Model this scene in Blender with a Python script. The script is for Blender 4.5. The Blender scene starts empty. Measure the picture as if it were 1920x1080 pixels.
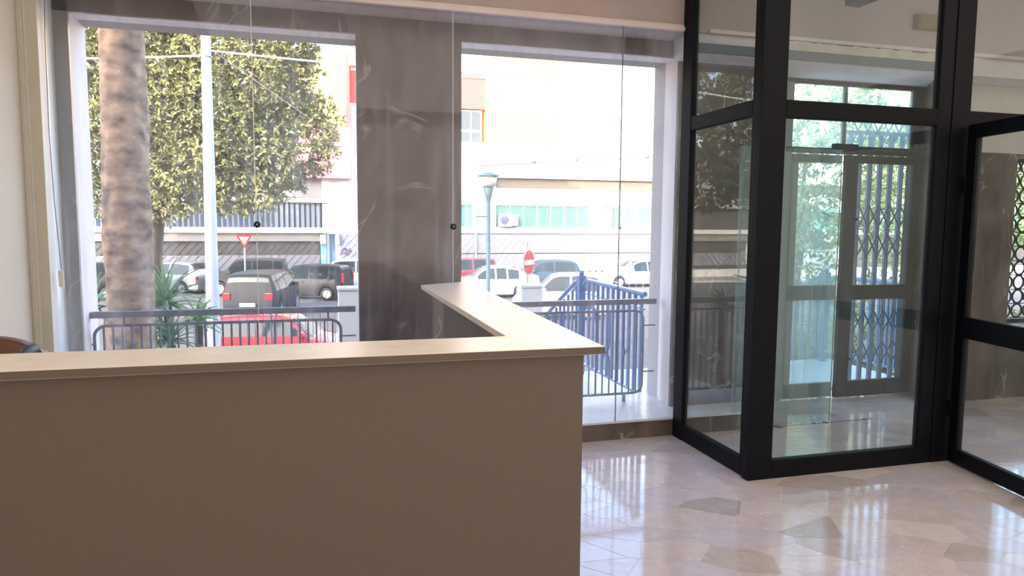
import bpy, bmesh, math, random
import numpy as np
from mathutils import Vector, Matrix
random.seed(7)
rng = np.random.default_rng(11)
sc = bpy.context.scene
COL = sc.collection
PI = math.pi

# ------------------------------------------------------------------ camera
F, PITCH, ROLL, YAW, EYE = 1325.0, 0.0924, 0.0073, 0.272, 1.5
fw = Vector((math.sin(YAW)*math.cos(PITCH), math.cos(YAW)*math.cos(PITCH), -math.sin(PITCH)))
rt0 = Vector((math.cos(YAW), -math.sin(YAW), 0)); up0 = rt0.cross(fw)
rt = rt0*math.cos(ROLL) + up0*math.sin(ROLL)
up = up0*math.cos(ROLL) - rt0*math.sin(ROLL)
cam = bpy.data.cameras.new('camera'); co = bpy.data.objects.new('camera', cam); COL.objects.link(co)
cam.sensor_width = 36; cam.lens = 36*F/1920; cam.clip_start = .05; cam.clip_end = 500
m = Matrix(((rt.x, up.x, -fw.x, 0), (rt.y, up.y, -fw.y, 0), (rt.z, up.z, -fw.z, EYE), (0, 0, 0, 1)))
co.matrix_world = m
sc.camera = co

# ------------------------------------------------------------------ sky, sun, exposure
SUN_EL, SUN_AZ = math.radians(14), math.radians(44)     # light travels towards +Y and +X
w = bpy.data.worlds.new('world'); sc.world = w; w.use_nodes = True
nt = w.node_tree; nt.nodes.clear()
sky = nt.nodes.new('ShaderNodeTexSky'); sky.sky_type = 'NISHITA'; sky.sun_disc = False
sky.sun_elevation = math.radians(24); sky.sun_rotation = PI + SUN_AZ
sky.air_density = 1.0; sky.dust_density = 2.5; sky.ozone_density = 1.0
bg = nt.nodes.new('ShaderNodeBackground'); bg.inputs[1].default_value = 0.88
ow = nt.nodes.new('ShaderNodeOutputWorld')
nt.links.new(sky.outputs[0], bg.inputs[0]); nt.links.new(bg.outputs[0], ow.inputs[0])
sd = bpy.data.lights.new('sun', 'SUN'); sd.energy = 6.0; sd.angle = math.radians(.6); sd.color = (1, .93, .80)
so = bpy.data.objects.new('sun', sd); COL.objects.link(so)
ldir = Vector((math.sin(SUN_AZ)*math.cos(SUN_EL), math.cos(SUN_AZ)*math.cos(SUN_EL), -math.sin(SUN_EL)))
so.rotation_euler = ldir.to_track_quat('-Z', 'Y').to_euler(); so.location = (0, 0, 30)
ld = bpy.data.lights.new('rear_fill', 'AREA'); ld.shape = 'RECTANGLE'; ld.size = 8.0; ld.size_y = 2.9; ld.energy = 22; ld.color = (1, .93, .86)  # added fill light in front of the back wall, no window there
lo = bpy.data.objects.new('rear_fill', ld); COL.objects.link(lo); lo.location = (3.2, -3.9, 1.75); lo.rotation_euler = (math.radians(90), 0, 0)
lc = bpy.data.lights.new('ceiling_fill', 'AREA'); lc.shape = 'RECTANGLE'; lc.size = 8.4; lc.size_y = 6.4; lc.energy = 85; lc.color = (1, .93, .86)  # added overhead fill light, no fixture is modelled
lco = bpy.data.objects.new('ceiling_fill', lc); COL.objects.link(lco); lco.location = (3.2, -.35, 3.40)
sc.view_settings.view_transform = 'Standard'; sc.view_settings.look = 'None'
sc.view_settings.gamma = 1; sc.view_settings.use_curve_mapping = False
sc.view_settings.exposure = 1.05
sc.cycles.transparent_max_bounces = 40; sc.cycles.max_bounces = 14; sc.cycles.diffuse_bounces = 5

# ------------------------------------------------------------------ helpers
def at(x, y, Y):
    """the point of the plane at distance Y that the photograph shows at pixel x, y"""
    d = rt*((x-960)/F) - up*((y-540)/F) + fw
    t = Y/d.y
    return Vector((d.x*t, Y, EYE+d.z*t))

def tag(o, label=None, cat=None, group=None, kind=None):
    if label: o['label'] = label
    if cat: o['category'] = cat
    if group: o['group'] = group
    if kind: o['kind'] = kind
    return o

def empty(name, loc, label=None, cat=None, group=None, kind=None, rz=0):
    o = bpy.data.objects.new(name, None); COL.objects.link(o)
    o.location = loc; o.rotation_euler = (0, 0, rz); o.empty_display_size = .1
    return tag(o, label, cat, group, kind)

def chain_loc(p):
    v = Vector((0, 0, 0))
    while p is not None:
        v += Vector(p.location); p = p.parent
    return v

class MB:
    """collects shapes and links them as ONE mesh object"""
    def __init__(s): s.v = []; s.f = []; s.sm = []
    def add(s, vs, fs, smooth=False):
        n = len(s.v); s.v += [tuple(v) for v in vs]
        s.f += [tuple(i+n for i in f) for f in fs]; s.sm += [smooth]*len(fs); return s
    def box(s, x0, x1, y0, y1, z0, z1, b=0):
        if b <= 0:
            vs = [(x, y, z) for x in (x0, x1) for y in (y0, y1) for z in (z0, z1)]
            return s.add(vs, [(0, 1, 3, 2), (4, 6, 7, 5), (0, 4, 5, 1), (2, 3, 7, 6), (0, 2, 6, 4), (1, 5, 7, 3)])
        bm = bmesh.new(); bmesh.ops.create_cube(bm, size=1)
        for v in bm.verts:
            v.co = Vector(((x0+x1)/2+v.co.x*(x1-x0), (y0+y1)/2+v.co.y*(y1-y0), (z0+z1)/2+v.co.z*(z1-z0)))
        bmesh.ops.bevel(bm, geom=bm.edges[:], offset=b, segments=2, affect='EDGES', profile=.5)
        bm.verts.index_update()
        s.add([v.co[:] for v in bm.verts], [[v.index for v in f.verts] for f in bm.faces]); bm.free(); return s
    def bar(s, p0, p1, wd, th, upv=(0, 0, 1)):
        """rectangular bar between two points"""
        p0 = Vector(p0); p1 = Vector(p1); d = (p1-p0).normalized(); u = Vector(upv)
        if abs(d.dot(u)) > .98: u = Vector((0, 1, 0))
        a = d.cross(u).normalized(); b = a.cross(d)
        vs = [p+a*i*wd/2+b*j*th/2 for p in (p0, p1) for i, j in ((-1, -1), (1, -1), (1, 1), (-1, 1))]
        return s.add(vs, [(0, 3, 2, 1), (4, 5, 6, 7), (0, 1, 5, 4), (1, 2, 6, 5), (2, 3, 7, 6), (3, 0, 4, 7)])
    def tube(s, pts, r, n=8, cap=True, closed=False):
        pts = [Vector(p) for p in pts]; N = len(pts)
        rs = r if isinstance(r, (list, tuple)) else [r]*N
        vs = []; fs = []; ref = None
        for i, p in enumerate(pts):
            if closed: d = pts[(i+1) % N]-pts[i-1]
            else: d = pts[min(i+1, N-1)]-pts[max(i-1, 0)]
            d.normalize()
            if ref is None: ref = Vector((0, 0, 1)) if abs(d.z) < .9 else Vector((1, 0, 0))
            a = ref-d*ref.dot(d)
            if a.length < 1e-4: a = Vector((0, 1, 0))-d*d.y
            a.normalize(); ref = a; b = d.cross(a)
            for k in range(n):
                t = 2*PI*k/n; vs.append(p+a*math.cos(t)*rs[i]+b*math.sin(t)*rs[i])
        for i in range(N if closed else N-1):
            j = (i+1) % N
            for k in range(n):
                fs.append((i*n+k, i*n+(k+1) % n, j*n+(k+1) % n, j*n+k))
        s.add(vs, fs, True)
        if cap and not closed:
            s.add(vs[:n], [tuple(range(n))[::-1]]); s.add(vs[-n:], [tuple(range(n))])
        return s
    def lathe(s, prof, c=(0, 0, 0), n=20, axis='z', smooth=True):
        vs = []; fs = []
        for r, h in prof:
            for k in range(n):
                t = 2*PI*k/n; a, b = r*math.cos(t), r*math.sin(t)
                p = (a, b, h) if axis == 'z' else ((h, a, b) if axis == 'x' else (a, h, b))
                vs.append((p[0]+c[0], p[1]+c[1], p[2]+c[2]))
        for i in range(len(prof)-1):
            for k in range(n):
                fs.append((i*n+k, i*n+(k+1) % n, (i+1)*n+(k+1) % n, (i+1)*n+k))
        return s.add(vs, fs, smooth)
    def prism(s, poly, z0, z1):
        n = len(poly)
        vs = [(x, y, z0) for x, y in poly]+[(x, y, z1) for x, y in poly]
        return s.add(vs, [tuple(range(n))[::-1], tuple(range(n, 2*n))]+[(i, (i+1) % n, n+(i+1) % n, n+i) for i in range(n)])
    def xz(s, poly, y0, y1):
        """polygon in the XZ plane given a thickness along Y"""
        n = len(poly)
        vs = [(x, y0, z) for x, z in poly]+[(x, y1, z) for x, z in poly]
        return s.add(vs, [tuple(range(n)), tuple(range(n, 2*n))[::-1]]+[(i, n+i, n+(i+1) % n, (i+1) % n) for i in range(n)])
    def build(s, name, mt, parent=None, **kw):
        me = bpy.data.meshes.new(name); off = chain_loc(parent)
        me.from_pydata([(v[0]-off.x, v[1]-off.y, v[2]-off.z) for v in s.v] if kw.pop('world', True) else s.v, [], s.f)
        me.polygons.foreach_set('use_smooth', s.sm); me.materials.append(mt); me.update()
        bm = bmesh.new(); bm.from_mesh(me); bmesh.ops.recalc_face_normals(bm, faces=bm.faces[:]); bm.to_mesh(me); bm.free()
        o = bpy.data.objects.new(name, me); COL.objects.link(o)
        if parent is not None: o.parent = parent
        return tag(o, kw.get('label'), kw.get('cat'), kw.get('group'), kw.get('kind'))

def copy_tree(o, parent=None):
    c = o.copy(); COL.objects.link(c); c.parent = parent
    for ch in list(o.children): copy_tree(ch, c)
    return c

# ------------------------------------------------------------------ materials
def mat(name, col, rough=.6, metal=0, var=0, scale=8, col2=None, bump=0, bscale=60, spec=.5, stretch=None, coat=0):
    m = bpy.data.materials.new(name); m.use_nodes = True; t = m.node_tree; b = t.nodes['Principled BSDF']
    b.inputs['Roughness'].default_value = rough; b.inputs['Metallic'].default_value = metal
    b.inputs['Specular IOR Level'].default_value = spec; b.inputs['Coat Weight'].default_value = coat
    c = tuple(col)+(1,)
    b.inputs['Base Color'].default_value = c
    tc = t.nodes.new('ShaderNodeTexCoord'); mp = t.nodes.new('ShaderNodeMapping'); t.links.new(tc.outputs['Object'], mp.inputs[0])
    if stretch: mp.inputs['Scale'].default_value = stretch
    if var or col2:
        n = t.nodes.new('ShaderNodeTexNoise'); n.inputs['Scale'].default_value = scale; n.inputs['Detail'].default_value = 6
        t.links.new(mp.outputs[0], n.inputs['Vector'])
        r = t.nodes.new('ShaderNodeValToRGB'); r.color_ramp.elements[0].position = .32; r.color_ramp.elements[1].position = .68
        c2 = tuple(col2)+(1,) if col2 else tuple(min(1, x*(1+var)) for x in col)+(1,)
        c1 = c if col2 else tuple(x*(1-var) for x in col)+(1,)
        r.color_ramp.elements[0].color = c1; r.color_ramp.elements[1].color = c2
        t.links.new(n.outputs['Fac'], r.inputs[0]); t.links.new(r.outputs[0], b.inputs['Base Color'])
    if bump:
        n2 = t.nodes.new('ShaderNodeTexNoise'); n2.inputs['Scale'].default_value = bscale; n2.inputs['Detail'].default_value = 4
        t.links.new(mp.outputs[0], n2.inputs['Vector'])
        bp = t.nodes.new('ShaderNodeBump'); bp.inputs['Strength'].default_value = bump; bp.inputs['Distance'].default_value = .01
        t.links.new(n2.outputs['Fac'], bp.inputs['Height']); t.links.new(bp.outputs[0], b.inputs['Normal'])
    return m

def marble(name, dark, light, vein, scale=2.2, rough=.25, vw=.016, vstr=.5, stretch=(1, 1, .6)):
    m = bpy.data.materials.new(name); m.use_nodes = True; t = m.node_tree; b = t.nodes['Principled BSDF']
    b.inputs['Roughness'].default_value = rough
    tc = t.nodes.new('ShaderNodeTexCoord'); mp = t.nodes.new('ShaderNodeMapping'); t.links.new(tc.outputs['Object'], mp.inputs[0])
    mp.inputs['Scale'].default_value = stretch
    n = t.nodes.new('ShaderNodeTexNoise'); n.inputs['Scale'].default_value = scale*2; n.inputs['Detail'].default_value = 9; n.inputs['Distortion'].default_value = .6
    t.links.new(mp.outputs[0], n.inputs['Vector'])
    r = t.nodes.new('ShaderNodeValToRGB'); r.color_ramp.elements[0].position = .3; r.color_ramp.elements[1].position = .72
    r.color_ramp.elements[0].color = dark+(1,); r.color_ramp.elements[1].color = light+(1,)
    t.links.new(n.outputs['Fac'], r.inputs[0])
    v = t.nodes.new('ShaderNodeTexNoise'); v.inputs['Scale'].default_value = scale; v.inputs['Detail'].default_value = 3; v.inputs['Distortion'].default_value = 1.6
    t.links.new(mp.outputs[0], v.inputs['Vector'])
    a = t.nodes.new('ShaderNodeMath'); a.operation = 'SUBTRACT'; a.inputs[1].default_value = .5; t.links.new(v.outputs['Fac'], a.inputs[0])
    ab = t.nodes.new('ShaderNodeMath'); ab.operation = 'ABSOLUTE'; t.links.new(a.outputs[0], ab.inputs[0])
    lt = t.nodes.new('ShaderNodeMapRange'); lt.inputs['From Min'].default_value = 0; lt.inputs['From Max'].default_value = vw
    lt.inputs['To Min'].default_value = vstr; lt.inputs['To Max'].default_value = 0; t.links.new(ab.outputs[0], lt.inputs['Value'])
    v2 = t.nodes.new('ShaderNodeTexNoise'); v2.inputs['Scale'].default_value = scale*2.3; t.links.new(mp.outputs[0], v2.inputs['Vector'])
    mr = t.nodes.new('ShaderNodeMapRange'); mr.inputs['From Min'].default_value = .48; mr.inputs['From Max'].default_value = .6; t.links.new(v2.outputs['Fac'], mr.inputs['Value'])
    mu = t.nodes.new('ShaderNodeMath'); mu.operation = 'MULTIPLY'; t.links.new(lt.outputs[0], mu.inputs[0]); t.links.new(mr.outputs[0], mu.inputs[1])
    mx = t.nodes.new('ShaderNodeMix'); mx.data_type = 'RGBA'; t.links.new(mu.outputs[0], mx.inputs['Factor'])
    t.links.new(r.outputs[0], mx.inputs['A']); mx.inputs['B'].default_value = vein+(1,)
    t.links.new(mx.outputs['Result'], b.inputs['Base Color'])
    return m

def glass(name, tint=(.93, .97, .95), dirt=.05, streak=.0, dirtcol=(.85, .87, .9), reflect=1.0):
    """clean glazing: transparent with a Fresnel reflection, under a thin film of grime"""
    m = bpy.data.materials.new(name); m.use_nodes = True; t = m.node_tree; t.nodes.clear()
    out = t.nodes.new('ShaderNodeOutputMaterial')
    tr = t.nodes.new('ShaderNodeBsdfTransparent'); tr.inputs[0].default_value = tint+(1,)
    gl = t.nodes.new('ShaderNodeBsdfGlossy'); gl.inputs['Roughness'].default_value = 0.0
    fr = t.nodes.new('ShaderNodeFresnel'); fr.inputs['IOR'].default_value = 1.45
    ge = t.nodes.new('ShaderNodeNewGeometry'); ir = t.nodes.new('ShaderNodeMapRange'); ir.inputs['To Min'].default_value = 1.45; ir.inputs['To Max'].default_value = 1/1.45
    t.links.new(ge.outputs['Backfacing'], ir.inputs['Value']); t.links.new(ir.outputs[0], fr.inputs['IOR'])
    fm = t.nodes.new('ShaderNodeMath'); fm.operation = 'MULTIPLY'; fm.inputs[1].default_value = reflect; t.links.new(fr.outputs[0], fm.inputs[0])
    mx = t.nodes.new('ShaderNodeMixShader'); t.links.new(fm.outputs[0], mx.inputs[0]); t.links.new(tr.outputs[0], mx.inputs[1]); t.links.new(gl.outputs[0], mx.inputs[2])
    if dirt <= 0:
        t.links.new(mx.outputs[0], out.inputs[0]); return m
    df = t.nodes.new('ShaderNodeBsdfTranslucent'); df.inputs[0].default_value = dirtcol+(1,)
    d2 = t.nodes.new('ShaderNodeBsdfDiffuse'); d2.inputs[0].default_value = dirtcol+(1,)
    dm = t.nodes.new('ShaderNodeMixShader'); dm.inputs[0].default_value = .3; t.links.new(df.outputs[0], dm.inputs[1]); t.links.new(d2.outputs[0], dm.inputs[2])
    tc = t.nodes.new('ShaderNodeTexCoord'); mp = t.nodes.new('ShaderNodeMapping'); mp.inputs['Scale'].default_value = (9, 9, .7)
    t.links.new(tc.outputs['Object'], mp.inputs[0])
    n = t.nodes.new('ShaderNodeTexNoise'); n.inputs['Scale'].default_value = 1.6; n.inputs['Detail'].default_value = 7; n.inputs['Distortion'].default_value = .5; t.links.new(mp.outputs[0], n.inputs['Vector'])
    n2 = t.nodes.new('ShaderNodeTexNoise'); n2.inputs['Scale'].default_value = 1.1; n2.inputs['Detail'].default_value = 3; t.links.new(tc.outputs['Object'], n2.inputs['Vector'])
    r = t.nodes.new('ShaderNodeMapRange'); r.inputs['From Min'].default_value = .5; r.inputs['From Max'].default_value = .85
    r.inputs['To Min'].default_value = 0; r.inputs['To Max'].default_value = streak; t.links.new(n.outputs['Fac'], r.inputs['Value'])
    r2 = t.nodes.new('ShaderNodeMapRange'); r2.inputs['From Min'].default_value = .3; r2.inputs['From Max'].default_value = .7
    r2.inputs['To Min'].default_value = dirt*.5; r2.inputs['To Max'].default_value = dirt*1.5; t.links.new(n2.outputs['Fac'], r2.inputs['Value'])
    ad = t.nodes.new('ShaderNodeMath'); ad.operation = 'ADD'; t.links.new(r.outputs[0], ad.inputs[0]); t.links.new(r2.outputs[0], ad.inputs[1])
    m2 = t.nodes.new('ShaderNodeMixShader'); t.links.new(ad.outputs[0], m2.inputs[0]); t.links.new(mx.outputs[0], m2.inputs[1]); t.links.new(dm.outputs[0], m2.inputs[2])
    t.links.new(m2.outputs[0], out.inputs[0])
    return m

M = {}
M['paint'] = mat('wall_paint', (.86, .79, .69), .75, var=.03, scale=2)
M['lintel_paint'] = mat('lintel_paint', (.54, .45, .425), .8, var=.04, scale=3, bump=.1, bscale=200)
M['pilaster'] = mat('pilaster_paint', (.62, .58, .46), .6, var=.03)
M['white_trim'] = mat('white_trim', (.80, .79, .76), .45, var=.03)
M['ceil'] = mat('ceiling_paint', (.72, .68, .64), .85, var=.03)
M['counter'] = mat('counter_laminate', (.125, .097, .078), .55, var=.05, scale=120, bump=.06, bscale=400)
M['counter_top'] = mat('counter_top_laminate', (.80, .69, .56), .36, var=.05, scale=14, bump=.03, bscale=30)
M['frame'] = mat('dark_metal', (.0022, .003, .006), .5, 0, spec=.18)
M['steel'] = mat('grey_steel', (.19, .20, .24), .5, .3, var=.2, scale=20)
M['galv'] = mat('silver_metal', (.45, .47, .5), .35, .8)
M['bolt'] = mat('black_rubber', (.01, .01, .01), .5)
M['marble'] = marble('brown_marble', (.075, .05, .042), (.20, .155, .135), (.62, .52, .44), 1.7)
M['marble_grey'] = marble('grey_marble', (.20, .18, .16), (.30, .28, .25), (.45, .4, .35), 1.7, .35)
M['reveal'] = mat('reveal_plaster', (.85, .74, .73), .7, var=.05, scale=3, bump=.1, bscale=80)
M['soffit'] = mat('soffit_plaster', (.90, .84, .85), .75, var=.03)
M['sill'] = marble('white_marble', (.70, .67, .66), (.85, .82, .81), (.55, .5, .5), 2.5, .3)
M['ext'] = mat('exterior_plaster', (.62, .55, .5), .85, var=.05)
M['blue'] = mat('blue_railing_paint', (.11, .21, .40), .35, .1, var=.08, scale=30, coat=.3)
M['gate'] = mat('gate_metal', (.16, .19, .27), .5, .5, var=.1)
M['grout'] = mat('light_grout', (.74, .68, .66), .25)
M['asphalt'] = mat('asphalt', (.13, .12, .12), .9, var=.25, scale=1.5, bump=.3, bscale=60)
M['pavement'] = mat('pavement', (.42, .40, .38), .85, var=.12, scale=3)
M['soil'] = mat('soil', (.12, .09, .06), .95, var=.4, scale=4, bump=.6, bscale=12)
M['landing'] = mat('landing_stone', (.70, .68, .66), .55, var=.06, scale=5)
M['bwhite'] = mat('white_render', (.56, .545, .52), .85, var=.04, scale=.6)
M['bgrey'] = mat('shaded_concrete', (.20, .19, .185), .85, var=.1, scale=1.2)
M['bred'] = mat('red_render', (.66, .075, .07), .8, var=.05, scale=.8)
M['byellow'] = mat('shaded_yellow_render', (.88, .68, .10), .8, var=.04, scale=.8)
M['slat'] = mat('blue_grey_slats', (.10, .125, .16), .6, var=.15, scale=3)
M['recess'] = mat('dark_recess', (.055, .05, .055), .9)
M['curtain'] = mat('green_curtain', (.13, .34, .26), .8, var=.15, scale=6, stretch=(8, 1, 1))
M['wglass'] = mat('dark_window_glass', (.045, .055, .065), .08, spec=.6)
M['brown_band'] = mat('brown_band', (.13, .105, .08), .9, var=.1)
M['cable'] = mat('white_cable', (.85, .85, .85), .5)
M['pole'] = mat('pole_paint', (.62, .65, .70), .5, .1, var=.08, scale=3)
M['lamp_green'] = mat('lamp_post_paint', (.09, .16, .17), .5, .2, var=.1)
M['lamp_shade'] = mat('lamp_shade', (.66, .56, .38), .5)
M['sign_red'] = mat('sign_red', (.62, .03, .03), .4)
M['sign_white'] = mat('sign_white', (.85, .85, .85), .4)
M['bark'] = mat('palm_bark', (.14, .088, .07), .95, col2=(.58, .375, .235), scale=4.2, bump=.9, bscale=22, stretch=(1.2, 1.2, 1.9))
M['trunk'] = mat('tree_bark', (.10, .075, .05), .95, var=.3, scale=6, bump=.6, bscale=20)
M['leaf'] = mat('ficus_leaf', (.075, .085, .035), .36, col2=(.27, .26, .10), scale=.9)
M['leaf2'] = mat('pale_leaf', (.17, .25, .10), .5, col2=(.38, .44, .18), scale=1.2)
M['yucca'] = mat('yucca_leaf', (.10, .26, .11), .4, col2=(.36, .50, .22), scale=3)
M['frond'] = mat('palm_frond', (.10, .16, .05), .5, col2=(.25, .27, .09), scale=2)
M['tyre'] = mat('tyre_rubber', (.015, .015, .015), .85)
M['rim'] = mat('alloy_rim', (.55, .56, .58), .3, .8)
M['cglass'] = mat('car_glass', (.02, .027, .03), .015, spec=.35)
M['cplastic'] = mat('car_plastic', (.03, .03, .035), .6)
M['taillight'] = mat('tail_light', (.60, .02, .025), .2, coat=.6)
M['headlight'] = mat('head_light', (.75, .78, .8), .1, .2)
M['plate'] = mat('number_plate', (.80, .80, .78), .4)
M['ink'] = mat('black_print', (.02, .02, .03), .6)
M['leather'] = mat('brown_leather', (.13, .045, .02), .38, var=.1, scale=30, bump=.1, bscale=90)
M['switch'] = mat('cream_plastic', (.74, .70, .60), .4)
M['box'] = mat('yellowed_plastic', (.30, .20, .09), .6, var=.06)
M['lampdark'] = mat('dark_purple_lamp', (.035, .025, .06), .4)
M['patch'] = mat('bare_plaster', (.70, .68, .56), .9, var=.1, scale=10)
M['stain'] = mat('floor_stain', (.05, .04, .035), .5)
M['dgrey0'] = mat('glass_edge_green', (.35, .5, .46), .3)
M['glass'] = glass('facade_glass', (.97, .97, .98), .040, .16, (.80, .80, .84), .8)
M['vglass'] = glass('vestibule_glass', (.93, .965, .965), .03, .04, (.70, .82, .82), 1.0)
M['vglass2'] = glass('door_glass', (.92, .97, .96), .20, .18, (.68, .86, .84), 1.0)
M['vglass3'] = glass('grimy_transom_glass', (.90, .96, .95), .30, .25, (.70, .88, .86), 1.0)

# ------------------------------------------------------------------ the setting
G, MY, RY = 4.43, 4.70, 5.14     # glazing plane, marble face, outer face of the facade wall
CEIL, SL, ST = 3.45, .13, -1.98   # ceiling, window slab, street level
def struct(name, mb, m, label, cat, parent=None): return mb.build(name, m, parent, label=label, cat=cat, kind='structure')

# floor: base bed plus irregular marble slabs set into it
fl = struct('floor', MB().box(-1.42, 8.0, -4, RY+.06, -.15, -.0012), M['grout'], 'polished floor of irregular pinkish marble pieces in pale grout', 'floor')
def clip(poly, nx, ny, d):
    out = []
    for i in range(len(poly)):
        a, b = poly[i], poly[(i+1) % len(poly)]
        da, db = a[0]*nx+a[1]*ny-d, b[0]*nx+b[1]*ny-d
        if da <= 0: out.append(a)
        if (da < 0) != (db < 0) and abs(da-db) > 1e-12:
            t = da/(da-db); out.append((a[0]+(b[0]-a[0])*t, a[1]+(b[1]-a[1])*t))
    return out
tile_cols = [(.68, .57, .57), (.72, .62, .61), (.64, .56, .59), (.57, .49, .46), (.70, .61, .58), (.50, .43, .41), (.66, .59, .63), (.75, .67, .63)]
tile_m = [marble('floor_marble_%d' % i, tuple(x*.86 for x in c), c, tuple(min(1, x*1.35) for x in c), 6, .085, .02, .5, (1, 1, 1)) for i, c in enumerate(tile_cols)]
seeds = []
FX0, FX1, FY0, FY1 = -1.42, 8.0, .6, RY+.06
KX, KY = .45, 1.45      # the pieces are drawn out along one diagonal
def sk(x, y): return (x+KX*y, y*KY)
def us(u_, v_): return (u_-KX*v_/KY, v_/KY)
fg_ = random.Random(4)
while len(seeds) < 900:
    p = (fg_.uniform(FX0, FX1), fg_.uniform(FY0, FY1)); q = sk(*p); rr = fg_.choice((.11, .17, .26, .30))
    if all((q[0]-t_[0])**2+(q[1]-t_[1])**2 > rr*rr for t_ in seeds): seeds.append(q)
    elif fg_.random() < .0006: break
tiles = []
for k, (sx, sy) in enumerate(seeds):
    p = [(sx-1.1, sy-1.1), (sx+1.1, sy-1.1), (sx+1.1, sy+1.1), (sx-1.1, sy+1.1)]
    for q, (tx, ty) in enumerate(seeds):
        if q == k: continue
        dx, dy = tx-sx, ty-sy; L = math.hypot(dx, dy)
        if L > 1.6: continue
        dx /= L; dy /= L
        p = clip(p, dx, dy, ((sx+tx)/2)*dx+((sy+ty)/2)*dy-.0022)
        if len(p) < 3: break
    if len(p) < 3: continue
    p = [us(*v) for v in p]
    for nx, ny, d in ((-1, 0, -FX0), (1, 0, FX1), (0, -1, -FY0), (0, 1, FY1)):
        if len(p) > 2: p = clip(p, nx, ny, d)
    if len(p) >= 3: tiles.append((us(sx, sy), p))
def tile_rank(s):
    x, y = s
    seen = (x > .85 + (y-1.9)*.06) and (y > 1.55) and y < 4.45 or (x > 2.4 and y > 3.3)
    ang = math.degrees(math.atan2(x, y))-math.degrees(YAW)
    return (0 if seen and ang < 39 else 1, math.hypot(x, y))
tiles.sort(key=lambda t: tile_rank(t[0]))
rest = [MB() for _ in tile_m]
for n, (s_, p) in enumerate(tiles):
    mi = random.choices(range(8), (5, 4, 4, 2, 4, 1, 3, 3))[0]
    if n < 290: MB().prism(p, -.01, 0).build('marble_slab', tile_m[mi], fl)
    else: rest[mi].prism(p, -.01, 0)
me_rest = MB(); mats_idx = []
for mi, r_ in enumerate(rest):
    me_rest.add(r_.v, r_.f); mats_idx += [mi]*len(r_.f)
ro = me_rest.build('marble_slab', tile_m[0], fl, kind='stuff')
for mm in tile_m[1:]: ro.data.materials.append(mm)
ro.data.polygons.foreach_set('material_index', mats_idx)

struct('wall_left', MB().box(-1.62, -1.42, -4, MY, 0, CEIL), M['paint'], 'cream painted side wall beside the shop window', 'wall')
struct('wall_back', MB().box(-1.62, 8.2, -4.2, -4, 0, CEIL), M['paint'], 'plain painted wall behind the viewer', 'wall')
struct('wall_right', MB().box(8.0, 8.2, -4, RY, 0, CEIL), M['paint'], 'plain painted wall at the far end beyond the entrance', 'wall')
struct('ceiling', MB().box(-1.62, 8.2, -4.2, MY, CEIL, CEIL+.3), M['ceil'], 'plain plastered ceiling above the room', 'ceiling')
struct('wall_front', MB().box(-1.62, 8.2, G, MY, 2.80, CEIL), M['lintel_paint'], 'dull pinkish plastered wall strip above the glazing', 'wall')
# corner pilaster and mouldings at the left
tr = empty('trim_1', (-1.40, 4.2, 0), 'painted pilaster with mouldings beside the left end of the glazing', 'trim', kind='structure')
MB().box(-1.42, -1.386, 4.17, 4.43, 0, CEIL, .006).build('moulding', M['white_trim'], tr, label='greyish white narrow moulding')
MB().box(-1.405, -1.388, 4.158, 4.175, 0, CEIL).build('joint_cover', M['pilaster'], tr)
MB().prism([(-1.386, 4.2), (-1.338, 4.2), (-1.342, 4.216), (-1.386, 4.216)], 0, .70).build('casing', M['pilaster'], tr)
MB().prism([(-1.386, 4.2), (-1.338, 4.2), (-1.342, 4.216), (-1.386, 4.216)], .703, CEIL).build('casing', M['pilaster'], tr)
MB().prism([(-1.386, 4.217), (-1.343, 4.217), (-1.425, MY-.002), (-1.46, MY-.002)], 0, 2.8).build('side_lining', M['white_trim'], tr, label='white painted side lining')
# narrow white profile that holds the top of the glass
t2 = empty('trim_2', (.5, G, 2.8), 'pale metal head profile along the top of the glazing', 'trim', kind='structure')
MB().box(-1.34, 2.42, G-.035, G-.0, 2.790, 2.815).build('lower_lip', M['reveal'], t2)
MB().box(-1.34, 2.42, G-.02, G-.0, 2.817, 2.832).build('upper_lip', M['reveal'], t2)
MB().box(2.62, 6.3, G-.02, G, 2.798, 2.822).build('lower_lip', M['reveal'], t2)
t3 = empty('trim_3', (3.9, G, 2.75), 'band of bare chipped plaster above the entrance passage', 'trim', kind='structure')
pts = []
for i in range(41):
    x = 3.25+i*.035; pts.append((x, 2.795+random.uniform(-.010, .004)))
MB().xz([(3.25, 2.73)]+pts+[(4.65, 2.73)], G-.012, G+.01).build('plaster_patch', M['patch'], t3)
MB().box(2.5, 4.7, G-.004, G+.02, 2.67, 2.73).build('steel_angle', mat('blue_grey_band', (.16, .19, .23), .5), t3, label='blue grey steel band')
MB().box(2.5, 7.98, G+.03, MY, 2.665, 2.80).build('ledge', M['soffit'], t3)

# facade wall: marble faced piers and lintel, plaster reveals and soffits
fw_ = empty('wall_facade', (0, MY, 0), 'thick facade wall faced inside with veined brown marble', 'wall', kind='structure')
OPL = (-1.342, .272); OPR = (.953, 2.552); DO = (3.42, 4.88); O4 = (5.76, 7.7)
LZ = 2.685; DY = 5.10
def pier(x0, x1, z0=0, z1=LZ, m='marble', name='marble_slab', lab=None):
    MB().box(x0, x1, MY-.001, MY+.03, z0, z1).build(name, M[m], fw_, label=lab)
pier(-1.425, OPL[0], 0, 2.8, 'marble_grey', lab='greyer narrow marble strip')
pier(OPL[1], OPR[0]); pier(OPR[1], DO[0]); pier(DO[1], O4[0], 0, 2.11)
MB().box(DO[1], 8.0, MY+.005, MY+.03, 2.11, LZ).build('pale_panel', M['ceil'], fw_)  # pale panel above the marble, in the ceiling colour
MB().box(5.9, 7.8, MY+.03, RY-.01, 2.11, LZ+.02).build('pier', M['ceil'], fw_)
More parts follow.
